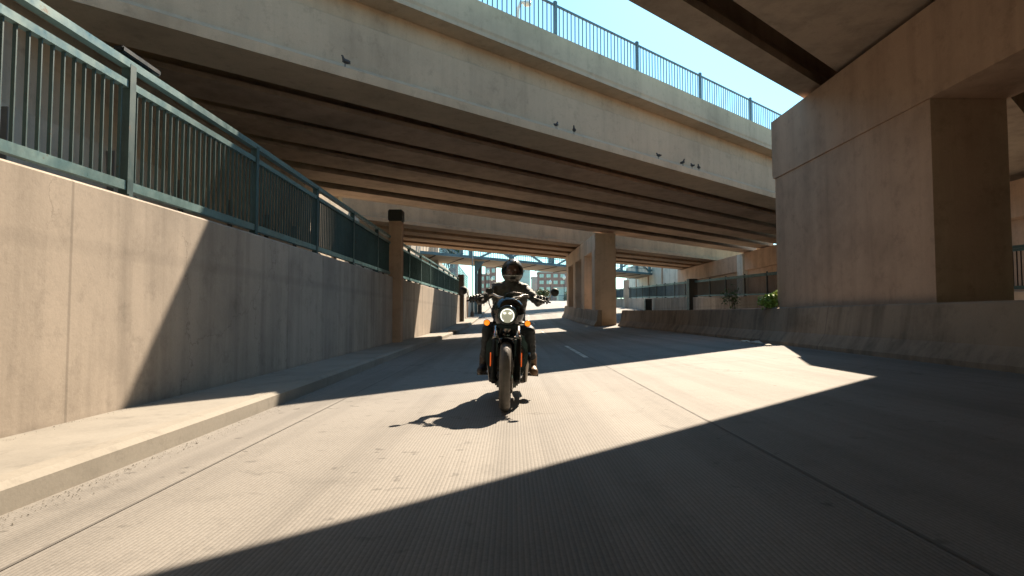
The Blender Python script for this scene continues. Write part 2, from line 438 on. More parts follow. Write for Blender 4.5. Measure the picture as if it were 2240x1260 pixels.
def fence(xf, zf, y0, y1, posts, label, hgt=(.07, 1.12, 1.32), mats=None, sp=.12, name='metal_fence', dx=-.12, group=None, pick=(.012, .030), finial=False):
    mr, mp, mk = mats or (M['tealrail'], M['teal'], M['teal'])
    r = empty(name, (xf((y0 + y1) / 2) + dx, (y0 + y1) / 2, zf((y0 + y1) / 2)))
    ox, oy, oz = r.location
    def X(y): return xf(y) + dx - ox
    def Z(y): return zf(y) - oz
    n = max(2, int((y1 - y0) / 2)); ts = [y0 + (y1 - y0) * i / n for i in range(n + 1)]
    hb, hm, ht = hgt
    def rail(nm, h, th, w):
        MB().sweep(lambda y: [(X(y) - w / 2, y - oy, Z(y) + h - th / 2), (X(y) + w / 2, y - oy, Z(y) + h - th / 2),
                              (X(y) + w / 2, y - oy, Z(y) + h + th / 2), (X(y) - w / 2, y - oy, Z(y) + h + th / 2)], ts).build(nm, mr, r)
    rail('bottom_rail', hb + .05, .09, .07); rail('middle_rail', hm, .07, .065); 
    if ht: rail('top_rail', ht, .075, .085)
    top = (ht or hm)
    for y in posts:
        b = MB().box((X(y) - .045, y - oy - .045, Z(y) - .01), (X(y) + .045, y - oy + .045, Z(y) + top - .0))
        b.box((X(y) - .085, y - oy - .085, Z(y) + .0), (X(y) + .085, y - oy + .085, Z(y) + .014))
        for bx_ in (-.062, .062):
            for by_ in (-.062, .062): b.lathe([(.014, 0), (.014, .03), (0, .034)], (X(y) + bx_, y - oy + by_, Z(y)), n=6, smooth=False)
        if finial: b.lathe([(.0, .07), (.045, .04), (.05, 0), (.03, -.03)], (X(y), y - oy, Z(y) + top + .05), n=8)
        b.build('post', mp, r)
    bays = [y0] + list(posts) + [y1]
    for a, b_ in zip(bays, bays[1:]):
        if b_ - a < .2: continue
        k = int((b_ - a - .08) / sp); m = MB()
        for i in range(1, k + 1):
            y = a + (b_ - a) * i / (k + 1)
            m.box((X(y) - pick[1] / 2, y - oy - pick[0] / 2, Z(y) + hb + .09), (X(y) + pick[1] / 2, y - oy + pick[0] / 2, Z(y) + hm - .03))
        if k > 0: m.build('picket_panel', mk, r)
    tag(r, label, 'fence', group); return r
fence(xw, zt, -4, 19.42, [-3 + 2.92 * i for i in range(8)], 'near teal picket fence on the wall left of the first pillar')
fence(xw, zt, 19.9, 44.75, [20.1 + 2.95 * i for i in range(9)], 'dark teal picket fence between the concrete pillar and the dark pillar', mats=(M['tealrail'], M['teal'], M['teal']))

# back wall behind the raised walkway (abutment of both bridges)
def bprof(y):
    return [(-7.6, y, 1.2), (-7.75, y, 4.15), (-8.02, y, 4.2), (-8.02, y, lerp(y, [(0, 6.0), (47, 6.0), (47.5, 8.0), (62, 8.0), (62.5, 7.0), (112, 5.6)])), (-9.2, y, lerp(y, [(0, 6.0), (47, 6.0), (47.5, 8.0), (62, 8.0), (62.5, 7.0), (112, 5.6)])), (-9.2, y, 1.2)]
bw = empty('abutment_wall'); tag(bw, 'tall stepped concrete abutment wall behind the left fence', 'wall')
MB().sweep(bprof, [-60, -12, 0, 10, 20, 30, 40, 47, 47.5, 55, 62, 62.5, 80, 112]).build('wall_face', M['backwall'], bw)
for y in [-8 + 2.4 * i for i in range(24)]:
    MB().box((-7.75, y, 2.0), (-7.585, y + .02, 4.05)).build('panel_joint', M['joint'], bw)
MB().box((-8.0, 58.2, 2), (-7.3, 59.2, 8.6)).build('pilaster', M['paleconc'], bw)
# far mesh fence on top of that wall
mf = fence(lambda y: -8.0, lambda y: lerp(y, [(62.5, 7.0), (112, 5.6)]), 63, 111, [64 + 2.6 * i for i in range(18)],
           'tall green mesh fence above the far left wall', (.05, 2.4, 0), (M['bluerail'], M['bluerail'], M['bluerail']), .62, 'mesh_fence', -.2, pick=(.02, .02))
m = MB()
for k in range(6): m.sweep(lambda y: [(-.015, y - 87, lerp(y, [(62.5, 7.0), (112, 5.6)]) - mf.location.z + .4 + .35 * k + dz) for dz in (0, .03)] + [(.015, y - 87, lerp(y, [(62.5, 7.0), (112, 5.6)]) - mf.location.z + .4 + .35 * k + .03)], [63, 87, 111])
m.build('wire_rows', M['bluerail'], mf)

# floodlight on the rail
fl = empty('floodlight', (-3.78, 5.9, 3.38)); tag(fl, 'small dark floodlight sitting on the top rail of the near left fence', 'floodlight')
MB().cbox((0, 0, .095), (.10, .62, .06), bev=.012).build('housing', M['satin'], fl)
MB().box((-.02, -.03, 0), (.02, .03, .066)).build('bracket', M['satin'], fl)

# ------------------------------------------------------------------ bridges (skewed)
K = .875; LK = math.sqrt(1 + K * K)
U = Vector((1 / LK, K / LK, 0)); N = Vector((-K / LK, 1 / LK, 0))
def P(s, t, z): q = U * s + N * t; return (q.x, q.y, z)
def s_at(x, t): return LK * x + K * t
def beam(prof_tz, s0, s1, nseg=1):
    return MB().sweep(lambda s: [P(s, t, z) for t, z in prof_tz], [s0 + (s1 - s0) * i / nseg for i in range(nseg + 1)])
def igirder(tc, zb, w, top, wt=.5, fh=.2, tw=1.1):
    a, b, c = w / 2, wt / 2, tw / 2
    return [(tc - a, zb), (tc + a, zb), (tc + a, zb + fh), (tc + b, zb + fh + .1), (tc + b, top - .3), (tc + c, top - .14), (tc + c, top),
            (tc - c, top), (tc - c, top - .14), (tc - b, top - .3), (tc - b, zb + fh + .1), (tc - a, zb + fh)]
ZB = 5.96; ZD = 7.95
XL, XR = -9.0, 19.6
def bridge_a():
    r = empty('overpass_bridge'); tag(r, 'concrete overpass crossing above the rider, its pale edge beam facing us', 'bridge')
    t0 = 11.5
    s0, s1 = s_at(XL - 12, t0), s_at(XR + 6, t0)
    fascia = [(11.66, ZB), (13.0, ZB), (13.0, ZB + .2), (12.6, ZB + .45), (12.6, ZD - .005), (12.1, ZD - .005), (12.1, 7.45), (12.02, 7.40), (12.02, ZB + .44), (11.94, ZB + .36), (11.66, ZB + .22)]
    beam(fascia, s0, s1).build('edge_girder', M['bridge'], r)
    for tc in (14.36, 16.4, 18.5, 20.7, 23.05):
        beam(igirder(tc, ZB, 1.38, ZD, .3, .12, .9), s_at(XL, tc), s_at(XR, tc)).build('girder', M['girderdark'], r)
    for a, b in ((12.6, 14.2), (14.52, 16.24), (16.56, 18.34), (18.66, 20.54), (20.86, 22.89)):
        beam([(a + .01, ZD - .33), (b, ZD - .33), (b, ZD - .30), (a + .01, ZD - .30)], s_at(XL, a), s_at(XR, a)).build('gap_shade_sheet', M['darksteel'], r)  # dark sheets added so the girder gaps read as deep shade
    beam([(t0 + .02, ZD), (24.1, ZD), (24.1, ZD + .28), (t0 + .02, ZD + .28)], s0, s1).build('deck_slab', M['bridge'], r)
    beam([(t0, 8.12), (t0 + .02, 8.05), (t0 + .35, 8.232), (t0 + .35, 8.8), (t0, 8.8)], s0, s1).build('parapet', M['bridge'], r)
    beam([(23.8, 8.232), (24.1, 8.232), (24.1, 8.5), (23.8, 8.5)], s0, s1).build('parapet', M['bridge'], r)
    return r
bridge_a()
def bridge_b():
    r = empty('overpass_bridge'); tag(r, 'second parallel overpass farther on, its girders glowing warm behind a strip of light', 'bridge')
    for tc in (29.2, 31.6, 34.0, 36.3):
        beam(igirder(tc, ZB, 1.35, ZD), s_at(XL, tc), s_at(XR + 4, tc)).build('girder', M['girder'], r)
    s0, s1 = s_at(XL - 12, 30), s_at(XR + 10, 30)
    beam([(28.3, ZD), (37.6, ZD), (37.6, ZD + .25), (28.3, ZD + .25)], s0, s1).build('deck_slab', M['girder'], r)
    beam([(37.3, 8.202), (37.6, 8.202), (37.6, 8.9), (37.3, 8.9)], s0, s1).build('parapet', M['bridge'], r)
    # diaphragms between girders
    for ta, tb in ((29.5, 31.3), (31.9, 33.7), (34.3, 36.0)):
        for s in range(int(s_at(XL, ta)) + 3, int(s_at(XR, ta)), 5):
            MB().sweep(lambda q: [P(s, q, 6.6), P(s + .25, q, 6.6), P(s + .25, q, ZD - .02), P(s, q, ZD - .02)], [ta, tb]).build('diaphragm', M['girder'], r)
bridge_b()
H2 = 6.17
def bridge_near():
    r = empty('overpass_bridge'); tag(r, 'nearest overpass right above the camera, dark brown underside at upper right', 'bridge')
    s0, s1 = s_at(XL - 6, 3), s_at(XR + 6, 3)
    def bx(a, b): return [(a, H2), (b, H2), (b, H2 + .18), (b - .14, H2 + .42), (b - .14, 7.9), (a + .14, 7.9), (a + .14, H2 + .42), (a, H2 + .18)]
    for a, b in ((5.42, 6.02), (2.7, 4.87)):
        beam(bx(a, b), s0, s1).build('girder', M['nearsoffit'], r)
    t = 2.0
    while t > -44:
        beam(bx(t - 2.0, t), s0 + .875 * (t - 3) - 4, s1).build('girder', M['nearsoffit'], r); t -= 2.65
    beam([(-46, 7.9), (6.15, 7.9), (6.15, 8.2), (-46, 8.2)], s0 - 20, s1).build('deck_slab', M['bridge'], r)
    beam([(5.85, 8.202), (6.15, 8.202), (6.15, 8.75), (5.85, 8.75)], s0, s1).build('parapet', M['bridge'], r)
bridge_near()

# railing on top of the first bridge
def bridge_railing():
    t = 12.4; z0 = 8.232
    c0 = P(s_at(3, t), t, z0); r = empty('bridge_railing', c0)
    o = Vector(c0)
    def Q(s, dt, z): return Vector(P(s, t + dt, z)) - o
    s0, s1 = s_at(-12, t), s_at(22, t)
    for nm, z, h in (('bottom_rail', z0 + .62, .05), ('top_rail', z0 + 2.05, .06)):
        MB().sweep(lambda s: [Q(s, -.025, z), Q(s, .025, z), Q(s, .025, z + h), Q(s, -.025, z + h)], [s0, s1]).build(nm, M['bluerail'], r)
    step = 3.04 * LK; sp0 = s_at(1.31, t); ps = [sp0 + step * i for i in range(-4, 8)]
    for s in ps:
        MB().add([Q(s + a, b, z) for z in (z0, z0 + 2.2) for a, b in ((-.05, -.04), (.05, -.04), (.05, .04), (-.05, .04))],
                 [(3, 2, 1, 0), (4, 5, 6, 7), (0, 1, 5, 4), (1, 2, 6, 5), (2, 3, 7, 6), (3, 0, 4, 7)]).build('post', M['bluerail'], r)
    for a, b in zip(ps, ps[1:]):
        m = MB()
        for i in range(1, 23):
            s = a + (b - a) * i / 23
            m.sweep(lambda z: [Q(s - .012, -.012, z), Q(s + .012, -.012, z), Q(s + .012, .012, z), Q(s - .012, .012, z)], [z0 + .672, z0 + 2.048])
        m.build('picket_panel', M['bluerail'], r)
    tag(r, 'blue steel picket railing along the top of the near edge beam against the sky', 'railing')
bridge_railing()
# curved white lamp arm behind railing
lp = empty('bridge_lamp', P(s_at(.15, 13.2), 13.2, 8.23)); tag(lp, 'white curved lamp post behind the bridge railing at the top of the frame', 'street lamp')
MB().tube([(0, 0, 0), (0, 0, 1.6), (.03, 0, 2.0), (.12, 0, 2.2), (.24, 0, 2.2)], .05).build('pole', M['globe'], lp)
MB().lathe([(.0, .06), (.1, .03), (.13, -.06), (.0, -.1)], (.32, 0, 2.18), n=14).build('lamp_head', M['globe'], lp)

# near pier on the right
def pier_near():
    r = empty('bridge_pier', (6.9, 12, 0)); tag(r, 'massive brown concrete pier with a deep cap beam at the right edge', 'pier')
    MB().box((.03, -2.3, -.3), (1.3, 3.5, 4.5)).build('column', M['pier'], r)
    MB().box((.03, -12, -.3), (1.3, -6.4, 4.5)).build('column', M['pier'], r)
    MB().add([(x, y, z) for x in (-.0, 1.34) for y, z in ((-20, 4.504), (3.54, 4.504), (3.6, 4.6), (3.6, H2 - .13), (-20, H2 - .13))],
             [(0, 1, 2, 3, 4), (9, 8, 7, 6, 5)] + [(i, (i + 1) % 5, 5 + (i + 1) % 5, 5 + i) for i in range(5)]).build('cap_beam', M['pier'], r)
    for t in (5.72, 3.8, 1.0, -1.65):
        y = t * LK + K * 7.55 - 12
        MB().box((.35, y - .35, H2 - .127), (1.0, y + .35, H2 - .004)).build('bearing_pad', M['darksteel'], r)
pier_near()
# centre pier, seen obliquely beyond the rider
def pier_far():
    r = empty('bridge_pier', (4.95, 35.5, 0)); tag(r, 'row of tan columns under a cap beam in the middle distance, right of the rider', 'pier')
    dx = -.031
    def colm(y, w, l, lab=None):
        x = dx * y
        o = MB().cbox((x + w / 2, y + l / 2, 2.4), (w, l, 5.0), bev=.03).build('column', M['pierlit'], r); return o
    colm(0, 1.28, 1.3); colm(4.2, 1.15, 1.5); colm(8.4, 1.1, 1.6); colm(12.5, 1.1, 1.5)
    MB().add([(x + dx * y, y, z) for x in (.03, 1.25) for y, z in ((-.03, 4.85), (14.2, 4.85), (14.3, ZB - .12), (-.03, ZB - .12))],
             [(0, 1, 2, 3), (7, 6, 5, 4), (0, 1, 5, 4), (1, 2, 6, 5), (2, 3, 7, 6), (3, 0, 4, 7)]).build('cap_beam', M['pierlit'], r)
pier_far()

# barriers
def jersey(xf, y0, y1, label, h=.92, base=0):
    ts = [y0 + (y1 - y0) * i / max(2, int((y1 - y0) / 1.5)) for i in range(max(2, int((y1 - y0) / 1.5)) + 1)]
    def pr(y):
        x = xf(y); z = gz(x, y)
        return [(x, y, z - .3), (x, y, z + .08), (x + .16, y, z + .32), (x + .25, y, z + h - .03), (x + .28, y, z + h), (x + .46, y, z + h), (x + .46, y, z - .3)]
    o = MB().sweep(pr, ts).build('concrete_barrier', M['barrier']); tag(o, label, 'barrier'); return o
jersey(xb, -10, 33.8, 'long stained concrete safety barrier along the right lane in front of the big pier')
jersey(lambda y: 4.72 - .031 * (y - 35), 34.4, 50.5, 'far concrete barrier at the foot of the middle columns', .95)

# right retaining wall, fence, pillars, abutment
rw = wall_mesh(lambda y: 13.0, zr, -10, 95, side=1, zb=-.2, dy=5).build('retaining_wall', M['wall'])
tag(rw, 'low concrete wall under the right-hand fence beyond the barrier', 'wall')
fence(lambda y: 13.0, zr, 2, 42.6, [4 + 2.95 * i for i in range(13)], 'dark picket fence on the right wall, from the big pier to the dark post', (.05, 1.08, 1.16), (M['teal'], M['darksteel'], M['darksteel']), .13, dx=.14, finial=True)
fence(lambda y: 13.0, zr, 43.4, 92, [45 + 2.95 * i for i in range(16)], 'farther picket fence on the right wall, between the dark post and the middle columns', (.05, 1.08, 1.16), (M['teal'], M['darksteel'], M['bluerail']), .14, dx=.14, finial=True)
p = pillar(13.05, 43, .2, 3.55, .62, M['darksteel']); p.name = 'dark_pillar'; tag(p, 'dark square post interrupting the right-hand fence', 'pillar')
p = pillar(12.9, 67, .5, 4.9, .55, M['paleconc']); tag(p, 'slim pale concrete post beside the middle columns on the right', 'pillar')
ra = empty('abutment_wall'); tag(ra, 'warm brown concrete abutment under the overpass behind the right fence', 'wall')
MB().sweep(lambda y: [(18.7, y, 1), (18.7, y, 4.45), (18.45, y, 4.5), (18.45, y, ZB - .1), (20.5, y, ZB - .1), (20.5, y, 1)], [-60, -12, 30, 66]).build('wall_face', M['pier'], ra)
for y in (31, 47): MB().box((18.3, y, 2.0), (18.69, y + 1.2, ZB - .15)).build('pilaster', M['paleconc'], ra)
fw = empty('panel_wall'); tag(fw, 'tall pale panel wall right of the middle columns, beyond the overpass', 'wall')
MB().box((18.7, 66.05, 2), (19.6, 97, 8.6)).build('wall_face', M['paleconc'], fw)
for y in (66.2, 73.5, 81, 89): MB().box((18.6, y, 2), (18.69, y + .45, 8.5)).build('rib', M['pier'], fw)

# ------------------------------------------------------------------ pedestrian bridge
def ped_bridge():
    k2 = 1.03; L2 = math.sqrt(1 + k2 * k2)
    u = Vector((1 / L2, k2 / L2, 0)); n = Vector((-k2 / L2, 1 / L2, 0))
    c0 = Vector((0, 60, 6.31)); r = empty('footbridge', c0)
    tag(r, 'blue steel truss footbridge with picket sides crossing the ramp in the distance', 'bridge')
    def Q(s, t, z): q = u * s + n * t; return Vector((q.x, q.y, z))
    sa, sb = -20, 34; W = 6.1
    def bar(nm, a, b, w, h, mat):
        a, b = Vector(a), Vector(b); d = (b - a).normalized(); sd = n; up = d.cross(sd).normalized()
        MB().sweep(lambda q: [q + sd * w / 2 + up * h / 2, q - sd * w / 2 + up * h / 2, q - sd * w / 2 - up * h / 2, q + sd * w / 2 - up * h / 2], [a, b]).build(nm, mat, r)
    MB().sweep(lambda s: [Q(s, .2, 0), Q(s, W - .1, 0), Q(s, W - .1, .2), Q(s, .2, .2)], [sa, sb]).build('deck', M['deckwood'], r)
    for s in [sa + 3.4 * i for i in range(16)]:
        MB().sweep(lambda t: [Q(s + .5 * t - .05, t, -.07), Q(s + .5 * t + .05, t, -.07), Q(s + .5 * t + .05, t, -.004), Q(s + .5 * t - .05, t, -.004)], [.22, W - .12]).build('floor_beam', M['darksteel'], r)
    for t in (0, W):
        bar('bottom_chord', Q(sa, t, .12), Q(sb, t, .12), .3, .24, M['blue'])
        bar('top_chord', Q(sa, t, 3.2), Q(sb, t, 3.2), .3, .3, M['blue'])
        bar('hand_rail', Q(sa, t - .2 if t else .2, .75), Q(sb, t - .2 if t else .2, .75), .05, .06, M['bluerail'])
        for i in range(9):
            s = sa + 6.6 * i
            bar('upright', Q(s, t, .25), Q(s, t, 3.05), .25, .28, M['blue'])
            if i < 8:
                if i % 2: bar('diagonal', Q(s + .2, t, .5), Q(s + 6.4, t, 3.0), .2, .2, M['blue'])
                else: bar('diagonal', Q(s + .2, t, 3.0), Q(s + 6.4, t, .5), .2, .2, M['blue'])
        m = MB(); tt = .17 if t == 0 else W - .17
        for i in range(int((sb - sa) / .33)):
            s = sa + .33 * i
            m.sweep(lambda z: [Q(s, tt - .015, z), Q(s + .035, tt - .015, z), Q(s + .035, tt + .015, z), Q(s, tt + .015, z)], [.25, 2.6])
        m.build('picket_panel', M['bluerail'], r)
ped_bridge()
sc_ = empty('bridge_support', (-3.35, 57.6, gz(-3.3, 57.6) + .1)); tag(sc_, 'blue steel column holding up the footbridge at the left kerb', 'support column')
hz_ = 6.2 - sc_.location.z
MB().box((-.28, -.2, 0), (0, .2, hz_)).build('shaft', M['blue'], sc_); MB().box((.004, .3, 0), (.4, .7, hz_)).build('shaft', M['brownsteel'], sc_)
MB().add([(-.28, -.22, hz_ - .05), (.7, -.22, hz_ - .05), (-.0, -.22, hz_ - 1.0), (-.28, -.22, hz_ - 1.0), (-.28, -.26, hz_ - .05), (.7, -.26, hz_ - .05), (-.0, -.26, hz_ - 1.0), (-.28, -.26, hz_ - 1.0)],
         [(0, 1, 2, 3), (7, 6, 5, 4), (0, 1, 5, 4), (1, 2, 6, 5), (2, 3, 7, 6), (3, 0, 4, 7)]).build('bracket', M['blue'], sc_)
pl_ = empty('slim_pole', (-3.55, 53, gz(-3.5, 53) + .14)); tag(pl_, 'slim grey pole rising beside the footbridge column', 'pole')
MB().tube([(0, 0, 0), (0, 0, 2.2), (0, 0, 5.9)], [.09, .05, .045], 8).build('shaft', M['bluerail'], pl_)
MB().lathe([(.16, 0), (.16, .3), (.1, .45), (.05, .5)], n=12).build('base', M['brownsteel'], pl_)

# ------------------------------------------------------------------ far buildings
def building(name, label, x0, x1, y0, dep, z1, rows, cols, wmat, z0=3.0, fw=.62, fh=.55, glass=None, zrow0=None):
    r = empty(name, ((x0 + x1) / 2, y0, z0)); w = x1 - x0; h = z1 - z0
    MB().box((-w / 2, 0, 0), (w / 2, dep, h)).build('wall', wmat, r)
    MB().box((-w / 2 - .3, -.3, h + .003), (w / 2 + .3, dep + .3, h + .7)).build('roof', M['concpale'], r)
    for i in range(rows):
        for k in range(cols):
            cw = w / cols; ch = h / rows
            cx = -w / 2 + cw * (k + .5); cz = ch * (i + .5)
            f = MB().box((cx - cw * fw / 2, -.18, cz - ch * fh / 2), (cx + cw * fw / 2, -.003, cz + ch * fh / 2)).build('window', M['concpale'], r)
            mb = MB(); g = cw * fw / 2 - .12
            mb.box((cx - g, -.22, cz - ch * fh / 2 + .12), (cx - .06, -.181, cz + ch * fh / 2 - .12)); mb.box((cx + .06, -.22, cz - ch * fh / 2 + .12), (cx + g, -.181, cz + ch * fh / 2 - .12))
            mb.build('pane', glass or M['glass'], f)
    return tag(r, label, 'building')
building('brick_building', 'red brick apartment block with rows of pale windows, far right of the rider', 15.4, 36, 350, 16, 26.2, 6, 5, M['brick'])
building('brick_building', 'brick tower rising left of the helmet in the distance', -15.8, -9.4, 350, 12, 34, 7, 2, M['brick'])
building('brick_building', 'low brick block at the foot of the distant brick tower', -20.6, -16.0, 345, 12, 24.5, 5, 2, M['brick'])
building('office_building', 'pale blue-grey office slab directly right of the helmet', 1.0, 12.2, 400, 14, 36, 9, 4, M['paleglass'], fw=.8, fh=.3, glass=M['paleglass'])
building('glass_building', 'small glassy building between the office slab and the brick block', 12.6, 17.6, 380, 12, 25, 5, 4, M['concpale'], fw=.7, fh=.8, glass=M['paleglass'])
building('glass_building', 'low teal glass pavilion at the foot of the brick block', 23.5, 35, 300, 12, 14.5, 2, 6, M['paleglass'], fw=.85, fh=.8, glass=M['paleglass'])
building('brick_building', 'red gable top showing above the far mesh fence', -31.5, -28, 300, 9, 29, 5, 1, M['brick'])

def lamp_post(x, y, ztop, label):
    z0 = prof(y); h = ztop - z0
    r = empty('street_lamp', (x, y, z0)); 
    MB().tube([(0, 0, -.3), (0, 0, h - .8)], [.09, .06], 8).build('pole', M['darksteel'], r)
    MB().lathe([(.0, .5), (.12, .38), (.30, 0), (.30, -.22), (.16, -.5), (.0, -.52)], (0, 0, h - .35), n=14).build('globe', M['globe'], r)
    MB().lathe([(.0, .25), (.03, .1), (.06, 0)], (0, 0, h + .1), n=8).build('finial', M['darksteel'], r)
    return tag(r, label, 'street lamp', 'globe street lamps at the top of the ramp')
lamp_post(-4.8, 120, 10.0, 'taller of two globe lamps before the distant brick tower')
lamp_post(-4.75, 140, 9.9, 'lower, farther globe lamp before the distant brick tower')
lamp_post(8.4, 130, 8.6, 'globe lamp standing before the brick apartment block, left of its middle')
lamp_post(10.1, 115, 8.7, 'globe lamp close beside the middle columns at the right end of the brick block')
fence(lambda y: 0, lambda y: 0, 0, 0.1, [], 'x') if False else None
ff = empty('metal_fence', (9.5, 119, prof(119))); tag(ff, 'short blue-grey fence at the ramp top below the brick block', 'fence')
MB().box((-4, -.03, 1.1), (6, .03, 1.2)).build('top_rail', M['bluerail'], ff)
MB().box((-4, -.03, .1), (6, .03, .2)).build('bottom_rail', M['bluerail'], ff)
m = MB()
for i in range(70): m.box((-4 + i * .143, -.02, .203), (-4 + i * .143 + .03, .02, 1.097))
m.build('picket_panel', M['bluerail'], ff)
for i in range(5): MB().box((-4 + 2.5 * i - .06, -.06, -.3), (-4 + 2.5 * i + .06, .06, 1.35)).build('post', M['bluerail'], ff)

# ------------------------------------------------------------------ plants
def leaf_cloud(c, r, n, size, seed, clumps=9):
    rnd = random.Random(seed); m = MB(); cl = []
    for i in range(clumps):
        d = Vector((rnd.gauss(0, 1), rnd.gauss(0, 1), rnd.gauss(0, 1))).normalized() * (rnd.random() ** .5) * .7
        cl.append((Vector((c[0] + d.x * r[0], c[1] + d.y * r[1], c[2] + d.z * r[2])), .28 + .25 * rnd.random()))
    for i in range(n):
        cc, cr = rnd.choice(cl)
        d = Vector((rnd.gauss(0, 1), rnd.gauss(0, 1), rnd.gauss(0, 1))).normalized() * (rnd.random() ** .4) * cr
        p = cc + Vector((d.x * r[0], d.y * r[1], d.z * r[2]))
        q = Matrix.Rotation(rnd.uniform(0, 6.28), 3, 'Z') @ Matrix.Rotation(rnd.uniform(-1.1, 1.1), 3, 'X')
        s = size * rnd.uniform(.6, 1.3)
        m.add([p + q @ Vector(v) for v in ((0, 0, 0), (s * .35, s * .5, s * .06), (0, s, 0), (-s * .35, s * .5, s * .06))], [(0, 1, 2, 3)])
    return m
def plant(name, label, loc, r, n, size, mat, seed, cat='shrub', trunk_h=None, group=None, clumps=9):
    o = empty(name, loc); h = trunk_h if trunk_h is not None else r[2]
    rnd = random.Random(seed)
    t = MB()
    for i in range(5):
        a = rnd.uniform(0, 6.28); e = Vector((math.cos(a) * r[0] * .55, math.sin(a) * r[1] * .55, h + r[2] * rnd.uniform(-.2, .5)))
        t.tube([(0, 0, 0), (e.x * .15, e.y * .15, h * .5), e], [max(.012, r[0] * .06), max(.008, r[0] * .04), .004], 6)
    t.build('trunk' if cat == 'tree' else 'stem', M['trunk'], o)
    leaf_cloud((0, 0, h), r, n, size, seed, clumps).build('crown' if cat == 'tree' else 'foliage', mat, o, fixn=False)
    return tag(o, label, cat, group)
plant('leafy_shrub', 'bright sunlit green shrub at the corner of the big pier above the barrier', (6.86, 15.72, 1.1), (.36, .34, .36), 1300, .08, M['leaf'], 3, trunk_h=.26)
plant('leafy_shrub', 'thin dim green shrub in shade behind the barrier, left of the bright one', (7.6, 20.6, .2), (.35, .35, .55), 350, .09, M['leafdark'], 5, trunk_h=1.3)
plant('leafy_shrub', 'olive green bush at the top of the ramp behind the right mirror', (5.7, 112, prof(112)), (1.6, 1.4, 1.3), 1800, .3, M['leafolive'], 8, trunk_h=1.5)
plant('small_tree', 'small dark tree peeking over the left end of the footbridge', (-9.6, 92, 5.6), (2.2, 2.0, 1.8), 1500, .35, M['leafdark'], 9, 'tree', 5.3)
plant('small_tree', 'distant green tree behind the glass pavilion on the right', (27, 280, 3.3), (4, 3.5, 3), 1500, .7, M['leafdark'], 12, 'tree', 6)

# bin, drain, litter
bn = empty('litter_bin', (12.35, 54, gz(12.3, 54))); tag(bn, 'dark square litter bin at the foot of the right wall', 'litter bin')
MB().cbox((0, 0, .55), (.6, .6, 1.1), bev=.03).build('body', M['darksteel'], bn); MB().cbox((0, 0, 1.16), (.66, .66, .1), bev=.03).build('lid', M['satin'], bn)
dr = empty('storm_drain', (-2.84, 30.6, gz(-2.84, 30.6))); tag(dr, 'storm drain inlet with dark mouth in the left kerb', 'drain')
MB().box((-.34, -1.0, .155), (.06, 1.0, .2)).build('cover_slab', M['kerb'], dr)
MB().box((.04, -.8, .01), (.065, .8, .148)).build('mouth', M['joint'], dr)
m = MB()
for i in range(14): m.box((.1, -.7 + i * .1, .006), (.5, -.66 + i * .1, .018))
m.build('grate', M['darksteel'], dr)
rnd = random.Random(4)
for i, (x, y, lab) in enumerate(((6.22, 15.2, 'largest pale rubble chunk at the foot of the barrier by the big pier'), (6.3, 16.1, 'middle flat pale rubble chunk at the barrier foot'), (6.1, 14.2, 'nearest small pale rubble chunk at the barrier foot'))):
    m = MB(); bmx = bmesh.new(); bmesh.ops.create_icosphere(bmx, subdivisions=2, radius=1)
    sx, sy, sz = (.13, .22, .05) if i == 0 else (.1, .2, .035) if i == 1 else (.07, .12, .03)
    vs = []
    for v in bmx.verts:
        k = 1 + .35 * noise.noise(v.co * 1.7 + Vector((i * 5, 0, 0))); vs.append((v.co.x * sx * k, v.co.y * sy * k, v.co.z * sz * k + sz * .6))
    bmx.verts.index_update(); fs = [[v.index for v in f.verts] for f in bmx.faces]; bmx.free()
    o = m.add(vs, fs).build('rubble_chunk', M['paleconc']); o.location = (x, y, gz(x, y)); tag(o, lab, 'rubble', 'rubble along the barrier foot')
# gutter grit
rnd = random.Random(21); m = MB()
for i in range(4500):
    y = 2 + 34 * rnd.random() ** 1.4; side = rnd.random()
    if side < .62: x = xk(y) + .05 + abs(rnd.gauss(0, .09)); z = gz(x, y)
    elif side < .8: x = xw(y) + .04 + abs(rnd.gauss(0, .07)); z = gz(x, y) + .142
    else: x = xb(y) - .03 - abs(rnd.gauss(0, .15)); z = gz(x, y)
    r_ = rnd.uniform(.0015, .005) * (1.7 if rnd.random() < .05 else 1)
    pts = [(x + r_ * math.cos(a + .4 * rnd.random()) * rnd.uniform(.7, 1.2), y + r_ * math.sin(a) * rnd.uniform(.7, 1.3), z + .004) for a in (0, 1.26, 2.5, 3.8, 5.0)]
    m.add(pts + [(x, y, z + .004 + r_ * .8)], [(0, 1, 5), (1, 2, 5), (2, 3, 5), (3, 4, 5), (4, 0, 5)])
gr = m.build('gravel', M['grit'], fixn=False); tag(gr, 'fine grit and small stones gathered along the kerb, wall foot and barrier', 'grit', kind='stuff')

